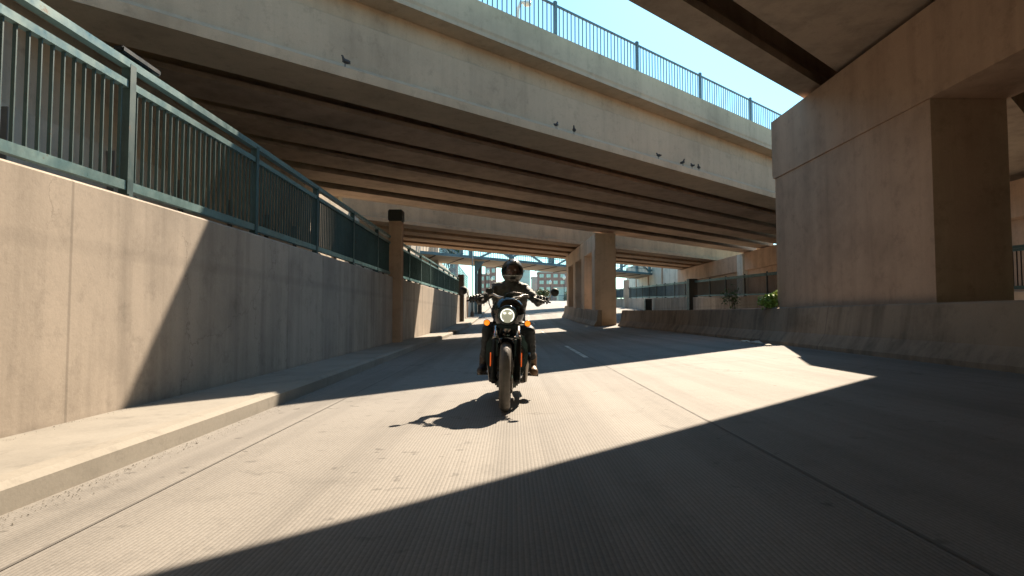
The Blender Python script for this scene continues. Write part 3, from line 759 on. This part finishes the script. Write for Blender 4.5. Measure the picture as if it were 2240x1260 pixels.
# pigeons on the edge-beam ledge
def pigeon():
    r = empty('pigeon')
    m = MB(); spine = [((0, -.13, .12), .012), ((0, -.08, .125), .03), ((0, -.02, .135), .05), ((0, .04, .155), .052), ((0, .075, .19), .036), ((0, .09, .225), .026), ((0, .10, .25), .029), ((0, .118, .262), .018), ((0, .142, .255), .006)]
    m.tube([p for p, _ in spine], [q for _, q in spine], 10)
    for sx in (-.02, .02): m.tube([(sx, .02, .11), (sx, .025, 0), (sx, .05, .003)], [.008, .006, .004], 6)
    m.build('body', M['pigeon'], r)
    for sx in (-1, 1): MB().ell((sx * .045, -.01, .145), (.016, .10, .04), 10, 6).build('wing', M['pigeon'], r)
    return r
pg0 = pigeon()
labs = ['pigeon alone at the far left on the ledge of the bridge edge beam', 'left bird of the pair of pigeons above the rider on the ledge', 'right bird of the pair of pigeons above the rider on the ledge',
        'single pigeon on the ledge between the pair and the right-hand trio', 'left bird of the right-hand trio of pigeons on the ledge', 'middle bird of the right-hand trio of pigeons on the ledge', 'right bird of the right-hand trio of pigeons on the ledge']
for i, px in enumerate((750, 1218, 1258, 1445, 1497, 1519, 1533)):
    o = pg0 if i == 0 else copy_tree(pg0)
    q = (px - 1120) / 1300; t = 11.78; c = t * LK; x = c * q / (1 - K * q)
    o.location = P(s_at(x, t), t, ZB + .28); o.scale = (.85,) * 3; o.rotation_euler[2] = (2.4, -.5, 2.9, .7, 3.6, .3, 2.6)[i]
    tag(o, labs[i], 'pigeon', 'pigeons perched on the bridge ledge')

# ------------------------------------------------------------------ motorcycle
BX, BY = -.07, 5.72
LEAN = rad(1.2)
bike = empty('motorcycle', (BX, BY, gz(BX, BY)), (0, LEAN, rad(-1.0)))
tag(bike, 'black cruiser motorcycle with lit round headlight riding toward the camera', 'motorcycle')
def part(mb, name, mat, parent=None, fixn=True): return mb.build(name, mat, parent or bike, fixn)

def wheel(name, y, R, w, front):
    rim = R - .1
    m = MB()
    m.lathe([(rim, -w * .32), (rim + .035, -w * .36), (rim + .035, w * .36), (rim, w * .32), (rim - .018, .02), (rim - .018, -.02)], (0, y, R), 'X', 40, True)
    m.lathe([(.0, -.08), (.045, -.08), (.05, -.04), (.035, -.03), (.035, .03), (.05, .04), (.045, .08), (0, .08)], (0, y, R), 'X', 20)
    for k in range(9):
        a = 2 * math.pi * k / 9; d = Vector((0, math.cos(a), math.sin(a)))
        c = Vector((0, y, R))
        m.tube([c + d * .04, c + d * (rim - .01)], [.015, .010], 6)
    wv = part(m, name, M['satin'])
    pr = []
    for k in range(13):
        a = -math.pi * .56 + math.pi * 1.12 * k / 12
        pr.append((R - w * .52 + math.cos(a) * w * .52, math.sin(a) * w * .5))
    pr += [(rim + .03, w * .38), (rim + .03, -w * .38)]
    tm = MB().lathe(pr, (0, y, R), 'X', 72, True)
    # tread blocks as shallow raised ribs
    for k in range(40):
        a = 2 * math.pi * k / 40
        for sx in (-1, 1):
            c0 = Vector((0, y, R)); v = []
            for (xx, rr, da) in ((.014, .0015, 0), (.045, -.011, .06), (.045, -.011, .085), (.014, .0015, .03)):
                r_ = R + rr; aa = a + da + (.04 if sx > 0 else 0)
                v.append((sx * xx * w / .12, y + math.cos(aa) * r_, R + math.sin(aa) * r_))
            tm.add(v, [(0, 1, 2, 3)])
    tm.build('tyre', M['tyre'], wv, False)
    dm = MB().lathe([(.155, .066), (.155, .071), (.085, .071), (.085, .066)], (0, y, R), 'X', 36, True, False)
    dm.lathe([(.09, .060), (.09, .066), (.03, .066), (.03, .060)], (0, y, R), 'X', 20, True, False)
    dm.build('brake_disc', M['steel'], wv)
    return wv
wheel('front_wheel', 0, .33, .106, True)
wheel('rear_wheel', 1.55, .325, .155, False)
rk = math.tan(rad(28))
def fk(z): return (z - .33) * rk + .0
for sx in (-1, 1):
    x = sx * .112
    f = part(MB().tube([(x, fk(.60), .60), (x, fk(.80), .80)], .0215, 16), 'fork_tube', M['chrome'])
    b = MB().tube([(x, fk(.27), .27), (x, fk(.30), .30), (x, fk(.64), .64), (x, fk(.675), .675)], [.022, .031, .031, .034], 16)
    b.tube([(x, 0, .33), (x * .55, 0, .33)], .018, 12)
    b.build('fork_slider', M['satin'], f)
    MB().tube([(x, fk(.672), .672), (x, fk(.705), .705)], [.036, .030], 16).build('seal_collar', M['steel'], f)
    MB().cbox((sx * .15, fk(.49) - .02, .485), (.010, .022, .135), bev=.003).build('reflector', M['orange'], f)
part(MB().tube([(-.135, 0, .33), (-.075, 0, .33)], .02, 14), 'axle_nut', M['chrome'])
part(MB().cbox((.10, .14, .36), (.05, .10, .13), bev=.012), 'brake_caliper', M['satin'])
part(MB().tube([(.115, fk(.66) + .02, .66), (.16, .26, .60), (.17, .2, .5), (.12, .17, .42)], .006, 8), 'brake_hose', M['plastic'])
for z, h in ((.805, .05), (.99, .04)):
    part(MB().cbox((0, fk(z) + .025, z), (.275, .085, h), bev=.018), 'fork_clamp', M['satin'])
# front fender
m = MB(); vs = []; n = 18; kk = 9
for i in range(n + 1):
    a = rad(78 + 92 * i / n)
    for k in range(kk):
        u_ = -1 + 2 * k / (kk - 1); w_ = .085 if i > 1 else .085 * (.86 + .07 * i)
        rr = .352 + .022 * (1 - u_ * u_)
        if abs(u_) == 1: rr -= .03
        vs.append((u_ * w_, -math.cos(a) * rr, .33 + math.sin(a) * rr))
fs = [(i * kk + k, i * kk + k + 1, (i + 1) * kk + k + 1, (i + 1) * kk + k) for i in range(n) for k in range(kk - 1)]
part(m.add(vs, fs, True), 'front_fender', M['black'])
m = MB()
for sx in (-1, 1): m.box((sx * .09 - .008, .02, .52), (sx * .09 + .008, .12, .68))
part(m, 'fender_bracket', M['satin'])
# cowl (speed screen) and headlight
m = MB(); vs = []; fs = []; nu, nv = 36, 10
ez = lambda t: (1.105 if math.sin(t) > 0 else .80)
for j in range(nv + 1):
    q = j / nv
    for i in range(nu):
        t = 2 * math.pi * i / nu
        sx = .178 * math.copysign(abs(math.cos(t)) ** .8, math.cos(t)); sz = (.168 if math.sin(t) > 0 else .16) * math.copysign(abs(math.sin(t)) ** .85, math.sin(t))
        if math.sin(t) > 0: sx *= 1 - .10 * math.sin(t)
        if math.sin(t) < 0: sx *= 1 - .22 * abs(math.sin(t))
        s_ = math.sin(q * math.pi / 2); d = math.cos(q * math.pi / 2)
        vs.append((sx * s_, .475 - .145 * d - (.02 if q < .9 else 0) + .10 * max(0, sz * s_), .94 + sz * s_))
for j in range(nv):
    for i in range(nu): fs.append((j * nu + i, j * nu + (i + 1) % nu, (j + 1) * nu + (i + 1) % nu, (j + 1) * nu + i))
part(m.add(vs, fs, True), 'headlight_cowl', M['black'])
HY, HZ = .255, .91
hb = part(MB().lathe([(.06, .13), (.095, .09), (.104, .03), (.104, -.01), (.096, -.022), (.076, -.022), (.072, -.012)], (0, HY, HZ), 'Y', 40), 'headlight', M['black'])
MB().lathe([(.072, -.013), (.06, .01), (.03, .024), (.0, .026)], (0, HY, HZ), 'Y', 36).build('reflector_bowl', M['lampin'], hb)
vs = []; fs = []; na = 40
for i in range(na + 1):
    a = rad(-58 + 296 * i / na)
    for rr, yy in ((.061, -.022), (.0665, -.024), (.069, -.016)):
        vs.append((math.cos(a) * rr, HY + yy, HZ + math.sin(a) * rr))
for i in range(na):
    for k in range(2): fs.append((i * 3 + k, i * 3 + k + 1, i * 3 + k + 4, i * 3 + k + 3))
MB().add(vs, fs, True).build('light_ring', M['lamp'], hb, False)
for sx in (-1, 1):
    MB().ell((sx * .027, HY - .004, HZ + .024), (.017, .008, .012), 14, 8).build('beam_lens', M['beam'], hb)
part(MB().lathe([(.0, -.01), (.03, -.008), (.034, 0), (.03, .01)], (0, .27, .775), 'Y', 20), 'badge', M['steel'])
# indicators
for sx in (-1, 1):
    t_ = part(MB().lathe([(.0, .035), (.026, .03), (.034, .01), (.034, -.008), (.031, -.012)], (sx * .205, .27, .835), 'Y', 20), 'turn_signal', M['satin'])
    MB().lathe([(.0, -.022), (.018, -.02), (.028, -.011)], (sx * .205, .27, .835), 'Y', 20).build('lens', M['amber'], t_)
    MB().tube([(sx * .18, .29, .835), (sx * .115, .31, .84)], .009, 8).build('stalk', M['satin'], t_)
# handlebar
hp = [(.425, .74, 1.075), (.34, .71, 1.085), (.235, .66, 1.115), (.17, .60, 1.135), (.11, .53, 1.105), (.05, .50, 1.095)]
path = [(-x, y, z) for x, y, z in hp] + [(x, y, z) for x, y, z in hp[::-1]]
hbar = part(MB().tube(path, .0125, 12), 'handlebar', M['steel'])
for sx in (-1, 1):
    MB().tube([(sx * .43, .742, 1.074), (sx * .285, .687, 1.099)], .0175, 14).build('grip', M['plastic'], hbar)
    MB().tube([(sx * .25, .655, 1.10), (sx * .28, .60, 1.10), (sx * .36, .635, 1.075), (sx * .45, .67, 1.06)], [.009, .008, .007, .009], 8).build('lever', M['satin'], hbar)
    MB().cbox((sx * .245, .655, 1.115), (.05, .05, .045), bev=.01).build('switch_box', M['plastic'], hbar)
    MB().tube([(sx * .045, .49, .99), (sx * .045, .50, 1.105)], .02, 12).build('riser', M['steel'], hbar)
    mr = MB().tube([(sx * .405, .725, 1.085), (sx * .435, .70, 1.10), (sx * .452, .68, 1.155), (sx * .475, .68, 1.165)], .0065, 8).build('mirror_stem', M['steel'], hbar)
    mz = 1.17
    MB().lathe([(.0, -.022), (.03, -.018), (.045, -.002), (.044, .008), (.0, .009)], (sx * .495, .68, mz), 'Y', 24).build('mirror', M['plastic'], hbar)
MB().cbox((-.205, .63, 1.17), (.085, .05, .045), bev=.008).build('fluid_reservoir', M['plastic'], hbar)
MB().cbox((0, .485, 1.13), (.12, .05, .05), bev=.015).build('gauge', M['plastic'], hbar)
for pts in ([(-.06, .40, 1.06), (-.02, .42, 1.13), (.06, .46, 1.155), (.15, .56, 1.145), (.24, .63, 1.12)], [(.05, .40, 1.06), (.09, .42, 1.10), (.14, .52, 1.12), (.2, .6, 1.12)], [(-.22, .63, 1.13), (-.2, .5, 1.03), (-.16, .42, .95), (-.12, .42, .85)]):
    MB().tube(pts, .006, 8).build('cable', M['exhaust'], hbar)
# engine / radiator / frame
m = MB().cbox((0, .40, .52), (.215, .05, .34), bev=.012)
part(m, 'radiator', M['satin'])
m = MB()
for i in range(22): m.box((-.095, .368, .365 + i * .0145), (.095, .3755, .371 + i * .0145))
part(m, 'radiator_fins', M['exhaust'])
for sx in (-1, 1):
    part(MB().add([(sx * x, y, z) for y in (.36, .62) for x, z in ((.11, .38), (.175, .34), (.215, .45), (.21, .62), (.16, .71), (.11, .72))],
         [(0, 1, 2, 3, 4, 5), (11, 10, 9, 8, 7, 6)] + [(i, (i + 1) % 6, 6 + (i + 1) % 6, 6 + i) for i in range(6)]), 'side_cover', M['black' if sx > 0 else 'satin'])
m = MB().cbox((0, .80, .40), (.34, .50, .32), bev=.05)
part(m, 'engine_case', M['satin'])
for y0, tilt in ((.62, -.45), (.92, .45)):
    mt = Matrix.Translation((0, y0, .5)) @ Matrix.Rotation(tilt * -1 if y0 > .8 else .45, 4, 'X')
    m = MB()
    for i in range(9): m.lathe([(.06, i * .024), (.092, i * .024), (.092, i * .024 + .010), (.06, i * .024 + .012)], n=24, smooth=False, mat=mt)
    m.lathe([(.0, .215), (.08, .215), (.085, .25), (.06, .29), (0, .295)], n=24, mat=mt)
    part(m, 'cylinder', M['exhaust'])
part(MB().lathe([(.0, -.05), (.08, -.045), (.105, 0), (.09, .05), (0, .055)], (.20, .78, .42), 'X', 28), 'primary_cover', M['satin'])
part(MB().lathe([(.0, -.05), (.07, -.045), (.10, 0), (.09, .05), (0, .055)], (-.19, .84, .40), 'X', 28), 'cam_cover', M['satin'])
part(MB().tube([(.05, .44, .70), (.15, .38, .60), (.205, .40, .42), (.19, .52, .24), (.16, .75, .205), (.19, 1.0, .24), (.21, 1.35, .30)], [.021, .022, .022, .023, .023, .026, .03], 14), 'exhaust_pipe', M['steel'])
part(MB().tube([(-.04, .46, .70), (-.13, .40, .58), (-.185, .42, .40), (-.17, .55, .23), (-.05, .70, .19), (.10, .85, .19)], .021, 14), 'exhaust_pipe', M['exhaust'])
part(MB().tube([(.21, 1.2, .28), (.22, 1.3, .30), (.225, 1.85, .40), (.225, 1.88, .405)], [.03, .046, .05, .04], 18), 'muffler', M['satin'])
m = MB()
for sx in (-1, 1):
    m.tube([(0, .40, .93), (sx * .07, .46, .74), (sx * .12, .52, .30), (sx * .13, .70, .20), (sx * .13, 1.1, .22), (sx * .12, 1.25, .45), (sx * .1, 1.15, .68)], .018, 10)
    m.tube([(0, .40, .97), (sx * .05, .7, .86), (sx * .1, 1.15, .68), (sx * .11, 1.6, .70)], .018, 10)
part(m, 'frame', M['satin'])
part(MB().cbox((0, .60, .20), (.24, .34, .06), bev=.02), 'skid_plate', M['exhaust'])
m = MB(); vs = []; fs = []
st = [(.44, .045, .90, .05), (.50, .105, .895, .085), (.62, .14, .89, .10), (.78, .135, .865, .10), (.92, .09, .835, .075), (1.0, .04, .82, .04)]
for (y, a, zc, b_) in st:
    for k in range(20):
        t = 2 * math.pi * k / 20; vs.append((a * math.copysign(abs(math.cos(t)) ** .8, math.cos(t)), y, zc + b_ * math.copysign(abs(math.sin(t)) ** .8, math.sin(t))))
for i in range(len(st) - 1):
    for k in range(20): fs.append((i * 20 + k, i * 20 + (k + 1) % 20, (i + 1) * 20 + (k + 1) % 20, (i + 1) * 20 + k))
fs += [tuple(range(20)), tuple(100 + k for k in range(20))]
part(m.add(vs, fs, True), 'fuel_tank', M['black'])
part(MB().cbox((0, 1.22, .685), (.27, .52, .085), bev=.035), 'seat', M['plastic'])
m = MB(); vs = []; n = 14
for i in range(n + 1):
    a = rad(20 + 110 * i / n)
    for k in range(kk):
        u_ = -1 + 2 * k / (kk - 1); rr = .375 + .02 * (1 - u_ * u_) - (.05 if abs(u_) == 1 else 0)
        vs.append((u_ * .10, 1.55 + math.cos(a) * rr, .325 + math.sin(a) * rr))
part(m.add(vs, [(i * kk + k, i * kk + k + 1, (i + 1) * kk + k + 1, (i + 1) * kk + k) for i in range(n) for k in range(kk - 1)], True), 'rear_fender', M['black'])
part(MB().cbox((0, 1.93, .55), (.10, .03, .06), bev=.01), 'tail_light', M['orange'])
m = MB()
for sx in (-1, 1): m.tube([(sx * .11, 1.1, .36), (sx * .11, 1.55, .325)], [.03, .022], 10)
part(m, 'swingarm', M['satin'])
for sx in (-1, 1):
    part(MB().tube([(sx * .13, .94, .275), (sx * .19, .93, .26), (sx * .34, .92, .258)], [.012, .012, .016], 10), 'footpeg', M['satin'])
    part(MB().tube([(sx * .12, 1.6, .72), (sx * .14, 1.38, .40)], [.02, .03], 12), 'rear_shock', M['steel'])

# ------------------------------------------------------------------ rider
rider = empty('person', (BX, BY, gz(BX, BY)), (0, LEAN, rad(-1.0)))
tag(rider, 'person in dark jacket, jeans, gloves and full-face helmet riding the motorcycle', 'person')

def capsule(m, a, b, ra, rb, n=14):
    a, b = Vector(a), Vector(b); d = (b - a); L = d.length; d.normalize()
    pts = []; rs = []
    for k in range(4): t = math.pi / 2 * (1 - k / 4); pts.append(a - d * ra * math.sin(t)); rs.append(max(.0015, ra * math.cos(t)))
    for k in range(5): pts.append(a + (b - a) * k / 4); rs.append(ra + (rb - ra) * k / 4)
    for k in range(1, 5): t = math.pi / 2 * k / 4; pts.append(b + d * rb * math.sin(t)); rs.append(max(.0015, rb * math.cos(t)))
    m.tube(pts, rs, n)

def fuse(mb, name, voxel, smooth_it, mats, parent, region=None, disp=None):
    tmp = mb.build(name + '_src', mats[0])
    md = tmp.modifiers.new('r', 'REMESH'); md.mode = 'VOXEL'; md.voxel_size = voxel; md.use_smooth_shade = True
    sm = tmp.modifiers.new('s', 'SMOOTH'); sm.iterations = smooth_it; sm.factor = .5
    dg = bpy.context.evaluated_depsgraph_get(); dg.update()
    me = bpy.data.meshes.new_from_object(tmp.evaluated_get(dg))
    me.name = name; old = tmp.data
    bpy.data.objects.remove(tmp); bpy.data.meshes.remove(old)
    me.materials.clear()
    for mm in mats: me.materials.append(mm)
    if disp:
        nos = [n.vector.copy() for n in me.vertex_normals]
        cos = [disp(v.co.copy(), n) for v, n in zip(me.vertices, nos)]
        me.vertices.foreach_set('co', [c for q in cos for c in q]); me.update()
    for pgn in me.polygons:
        pgn.use_smooth = True; pgn.material_index = region(pgn.center) if region else 0
    o = bpy.data.objects.new(name, me); COL.objects.link(o); o.parent = parent; return o

bmb = MB()
# pelvis, torso
capsule(bmb, (-.08, 1.30, .80), (.08, 1.30, .80), .125, .125, 18)
for (y0, z0, r0, y1, z1, r1, w0, w1) in ((1.30, .84, .125, 1.27, .98, .125, .06, .065), (1.27, .98, .125, 1.235, 1.12, .125, .065, .085), (1.235, 1.12, .125, 1.205, 1.21, .10, .085, .10)):
    for sx in (-1, 0, 1): capsule(bmb, (sx * w0, y0, z0), (sx * w1, y1, z1), r0, r1, 18)
capsule(bmb, (0, 1.21, 1.20), (0, 1.175, 1.30), .075, .062)
for sx in (-1, 1):
    sh = (sx * .170, 1.19, 1.218); el = (sx * .325, .98, 1.07); wr = (sx * .352, .785, 1.095)
    capsule(bmb, (sx * .05, 1.20, 1.25), sh, .068, .070)
    capsule(bmb, sh, el, .064, .050); capsule(bmb, el, wr, .051, .038)
    hip = (sx * .10, 1.28, .775); kn = (sx * .232, .86, .745); an = (sx * .262, 1.0, .42)
    capsule(bmb, hip, kn, .092, .066, 18); capsule(bmb, kn, an, .064, .054, 16)
# head with face
HC = Vector((.025, 1.13, 1.415))
bmb.ell(HC + Vector((0, .01, .01)), (.078, .098, .108), 20, 14)
bmb.ell(HC + Vector((0, -.055, -.055)), (.052, .045, .05), 14, 10)
capsule(bmb, HC + Vector((0, -.085, .005)), HC + Vector((0, -.108, -.030)), .010, .016, 10)
for sx in (-1, 1):
    bmb.ell(HC + Vector((sx * .083, .015, -.01)), (.012, .022, .032), 10, 8)
    bmb.ell(HC + Vector((sx * .034, -.080, .030)), (.028, .014, .010), 10, 6)
bmb.ell(HC + Vector((0, -.098, -.058)), (.026, .010, .010), 10, 6)
def reg(c):
    if c.z > 1.315: return 2
    if c.z < .93 and not (abs(c.x) > .2 and c.z > .98): return 1
    return 0
def fold(co, no):
    if co.z > 1.31: return co
    f = noise.noise(Vector((co.x * 14, co.y * 14, co.z * 30))) * .008 + noise.noise(Vector((co.x * 30 + 9, co.y * 30, co.z * 45))) * .004
    return co + no * f
fuse(bmb, 'body', .0085, 5, [M['jacket'], M['jeans'], M['skin']], rider, reg, fold)
for sx in (-1, 1):
    e = HC + Vector((sx * .033, -.082, .016))
    MB().ell(e, (.012, .010, .009), 12, 8).build('eye', M['globe'], rider)
# collar, zip, cuffs
m = MB()
m.lathe([(.088, 1.245), (.082, 1.30), (.075, 1.315), (.07, 1.30), (.072, 1.25)], (0, 1.185, 0), n=28)
m.build('collar', M['jacket'], rider)
m = MB().tube([(0, 1.085, 1.235), (0, 1.095, 1.12), (0, 1.13, 1.0), (0, 1.16, .93)], .006, 8); m.build('zip', M['exhaust'], rider)
# gloves: palm and five fingers curled round the grip
for sx in (-1, 1):
    gm = MB(); G = lambda k: Vector((sx * (.315 + .10 * k), .698 + .038 * k, 1.094 - .017 * k))   # along the grip
    wrp = Vector((sx * .352, .80, 1.10))
    for k in (0.0, .33, .66, 1.0):
        b0 = G(k) + Vector((0, .035, .028)); capsule(gm, wrp + Vector((sx * .012 * (k * 2 - 1), 0, 0)), b0, .020, .016, 10)
    capsule(gm, wrp + Vector((0, .04, .0)), wrp, .042, .036, 12)
    for k, L in ((.02, .92), (.34, 1.0), (.66, .96), (.98, .80)):
        g0 = G(k); R = .030
        pts = [g0 + Vector((0, R * 1.1, R * .95)), g0 + Vector((0, -R * .35 * L, R * 1.12)), g0 + Vector((0, -R * 1.1 * L, R * .15)), g0 + Vector((0, -R * .75 * L, -R * .85)), g0 + Vector((0, R * .1, -R * 1.02 * L))]
        for a, b in zip(pts, pts[1:]): capsule(gm, a, b, .0115, .0105, 10)
    t0 = wrp + Vector((-sx * .03, -.04, -.004)); t1 = G(-.12) + Vector((0, .02, -.022)); t2 = G(-.05) + Vector((0, -.022, -.030)); t3 = G(.12) + Vector((0, -.036, -.014))
    capsule(gm, t0, t1, .017, .014, 10); capsule(gm, t1, t2, .0135, .012, 10); capsule(gm, t2, t3, .012, .011, 10)
    fuse(gm, 'glove', .004, 3, [M['glove']], rider)
# boots
for sx in (-1, 1):
    bmh = MB()
    ax, ay = sx * .268, 1.0
    capsule(bmh, (ax, ay, .46), (ax, ay, .34), .056, .056, 16)
    capsule(bmh, (ax, ay + .02, .325), (ax + sx * .008, ay - .10, .32), .052, .048, 14)
    capsule(bmh, (ax + sx * .008, ay - .10, .315), (ax + sx * .024, ay - .20, .302), .052, .045, 14)
    bt = fuse(bmh, 'boot', .006, 4, [M['bootlit'] if sx > 0 else M['bootshade']], rider)  # one pair of boots, sunlit and shaded tones painted per side
    vs = []; o_ = []
    for k in range(24):
        t = 2 * math.pi * k / 24; yy = math.sin(t); w_ = .046 if yy < 0 else .040
        o_.append((ax + sx * .01 + w_ * math.cos(t) - sx * .012 * yy, ay - .075 + .155 * yy))
    vs = [(x, y, .262) for x, y in o_] + [(x, y, .286) for x, y in o_]
    MB().add(vs, [tuple(range(24))[::-1], tuple(range(24, 48))] + [(k, (k + 1) % 24, 24 + (k + 1) % 24, 24 + k) for k in range(24)]).build('sole', M['sole'], bt)
    m = MB()
    for i in range(5): m.tube([(ax - .022, ay - .085 + .022 * i, .362 + .012 * i), (ax + .022, ay - .080 + .022 * i, .364 + .012 * i)], .004, 6)
    m.build('laces', M['sole'], bt)
# helmet
def helm(u, v, R=(.128, .155, .150)):
    # u azimuth from front (-y), v elevation
    ce = math.cos(v); x = math.sin(u) * ce; y = -math.cos(u) * ce; z = math.sin(v)
    p = Vector((x * R[0], y * R[1], z * R[2]))
    if z < 0: p.x *= 1 - .10 * z * z; p.y *= (1 + .05 * max(0, -y))
    return p
hm = MB(); nu, nv = 64, 40; vs = []; fs = []
for j in range(nv + 1):
    v = rad(-58 + 148 * j / nv)
    for i in range(nu):
        u = 2 * math.pi * i / nu - math.pi
        p = helm(u, v)
        if v < rad(-20) and abs(u) < 1.5:
            k = math.cos(u) ; p.y -= .022 * max(0, k) * min(1, (rad(-20) - v) / .4)
        vs.append(p)
def inport(u, v): return abs(u) < 1.12 and rad(-22) + .06 * (u / 1.12) ** 2 < v < rad(24) - .16 * (u / 1.12) ** 2
for j in range(nv):
    for i in range(nu):
        uc = 2 * math.pi * (i + .5) / nu - math.pi; vc = rad(-58 + 148 * (j + .5) / nv)
        if not inport(uc, vc): fs.append((j * nu + i, j * nu + (i + 1) % nu, (j + 1) * nu + (i + 1) % nu, (j + 1) * nu + i))
hroot = hm.add(vs, fs, True).build('helmet', M['helmet'], rider)
hroot.location = HC + Vector((0, .012, .004)); hroot.rotation_euler = (rad(-3), 0, rad(2))
md = hroot.modifiers.new('t', 'SOLIDIFY'); md.thickness = .010; md.offset = -1
def patch(R, u0, u1, vf0, vf1, nn=28, mm=12):
    vs = []; fs = []
    for j in range(mm + 1):
        for i in range(nn + 1):
            u = u0 + (u1 - u0) * i / nn; a, b = vf0(u), vf1(u); vs.append(helm(u, a + (b - a) * j / mm, R))
    for j in range(mm):
        for i in range(nn): a = j * (nn + 1) + i; fs.append((a, a + 1, a + nn + 2, a + nn + 1))
    return MB().add(vs, fs, True)
RV = (.1315, .159, .1535)
vo = patch(RV, -1.2, 1.2, lambda u: rad(-23) + .06 * (u / 1.12) ** 2, lambda u: rad(26) - .16 * (u / 1.12) ** 2).build('visor', M['visor'], hroot)
RT = (.1335, .162, .1555)
patch(RT, -1.22, 1.22, lambda u: rad(-26) + .06 * (u / 1.12) ** 2, lambda u: rad(-22.5) + .06 * (u / 1.12) ** 2, 28, 2).build('visor_trim_highlight', M['trimglint'], hroot)  # painted highlight band below the visor
patch(RT, -1.22, 1.22, lambda u: rad(25.2) - .16 * (u / 1.12) ** 2, lambda u: rad(27.5) - .16 * (u / 1.12) ** 2, 28, 2).build('visor_seal', M['plastic'], hroot)
for sx in (-1, 1):
    MB().lathe([(.0, .008), (.014, .007), (.018, 0)], tuple(helm(sx * 1.35, .05, RT)), 'X', 16).build('visor_pivot', M['plastic'], hroot)
    q = helm(sx * .5, rad(52), (.1295, .1565, .1515)); MB().ell(q, (.010, .016, .007), 10, 6).build('top_vent', M['lining'], hroot)
m = MB()
for i in range(5): m.ell(helm((i - 2) * .13, rad(-38), RT) + Vector((0, -.021, 0)), (.006, .004, .012), 8, 6)
m.build('chin_vent', M['lining'], hroot)

# ------------------------------------------------------------------ light, sky, camera
SD = Vector((.39, 1.08, 1.0)).normalized()
el = math.asin(SD.z); az = math.atan2(SD.x, SD.y)
sun = bpy.data.lights.new('sun', 'SUN'); sun.energy = 4.8; sun.angle = rad(.5); sun.color = (1, .835, .645)
so = bpy.data.objects.new('sun', sun); COL.objects.link(so); so.rotation_euler = SD.to_track_quat('Z', 'Y').to_euler(); so.location = (10, 30, 40)
w = bpy.data.worlds.new('World'); S.world = w; w.use_nodes = True
nt = w.node_tree; nt.nodes.clear()
out = nt.nodes.new('ShaderNodeOutputWorld'); bg = nt.nodes.new('ShaderNodeBackground'); sky = nt.nodes.new('ShaderNodeTexSky')
sky.sky_type = 'NISHITA'; sky.sun_disc = False; sky.sun_elevation = el; sky.sun_rotation = az; sky.dust_density = .15; sky.air_density = 1.0; sky.ozone_density = 1.0
nt.links.new(mul(nt, sky.outputs[0], (.68, 1.0, .95)), bg.inputs[0]); bg.inputs[1].default_value = .11
nt.links.new(bg.outputs[0], out.inputs[0])
cam = bpy.data.cameras.new('camera'); cam.sensor_width = 36; cam.lens = 36 * 1300 / 2240; cam.clip_end = 3000; cam.clip_start = .05
co = bpy.data.objects.new('camera', cam); COL.objects.link(co); co.location = (0, 0, .91)
co.rotation_euler = (rad(90) + math.atan(60 / 1300), 0, 0); S.camera = co
S.view_settings.view_transform = 'Standard'; S.view_settings.look = 'None'; S.view_settings.exposure = 1.35; S.view_settings.gamma = 1
S.cycles.max_bounces = 10; S.cycles.diffuse_bounces = 7; S.cycles.use_denoising = True
S.cycles.sample_clamp_indirect = 6
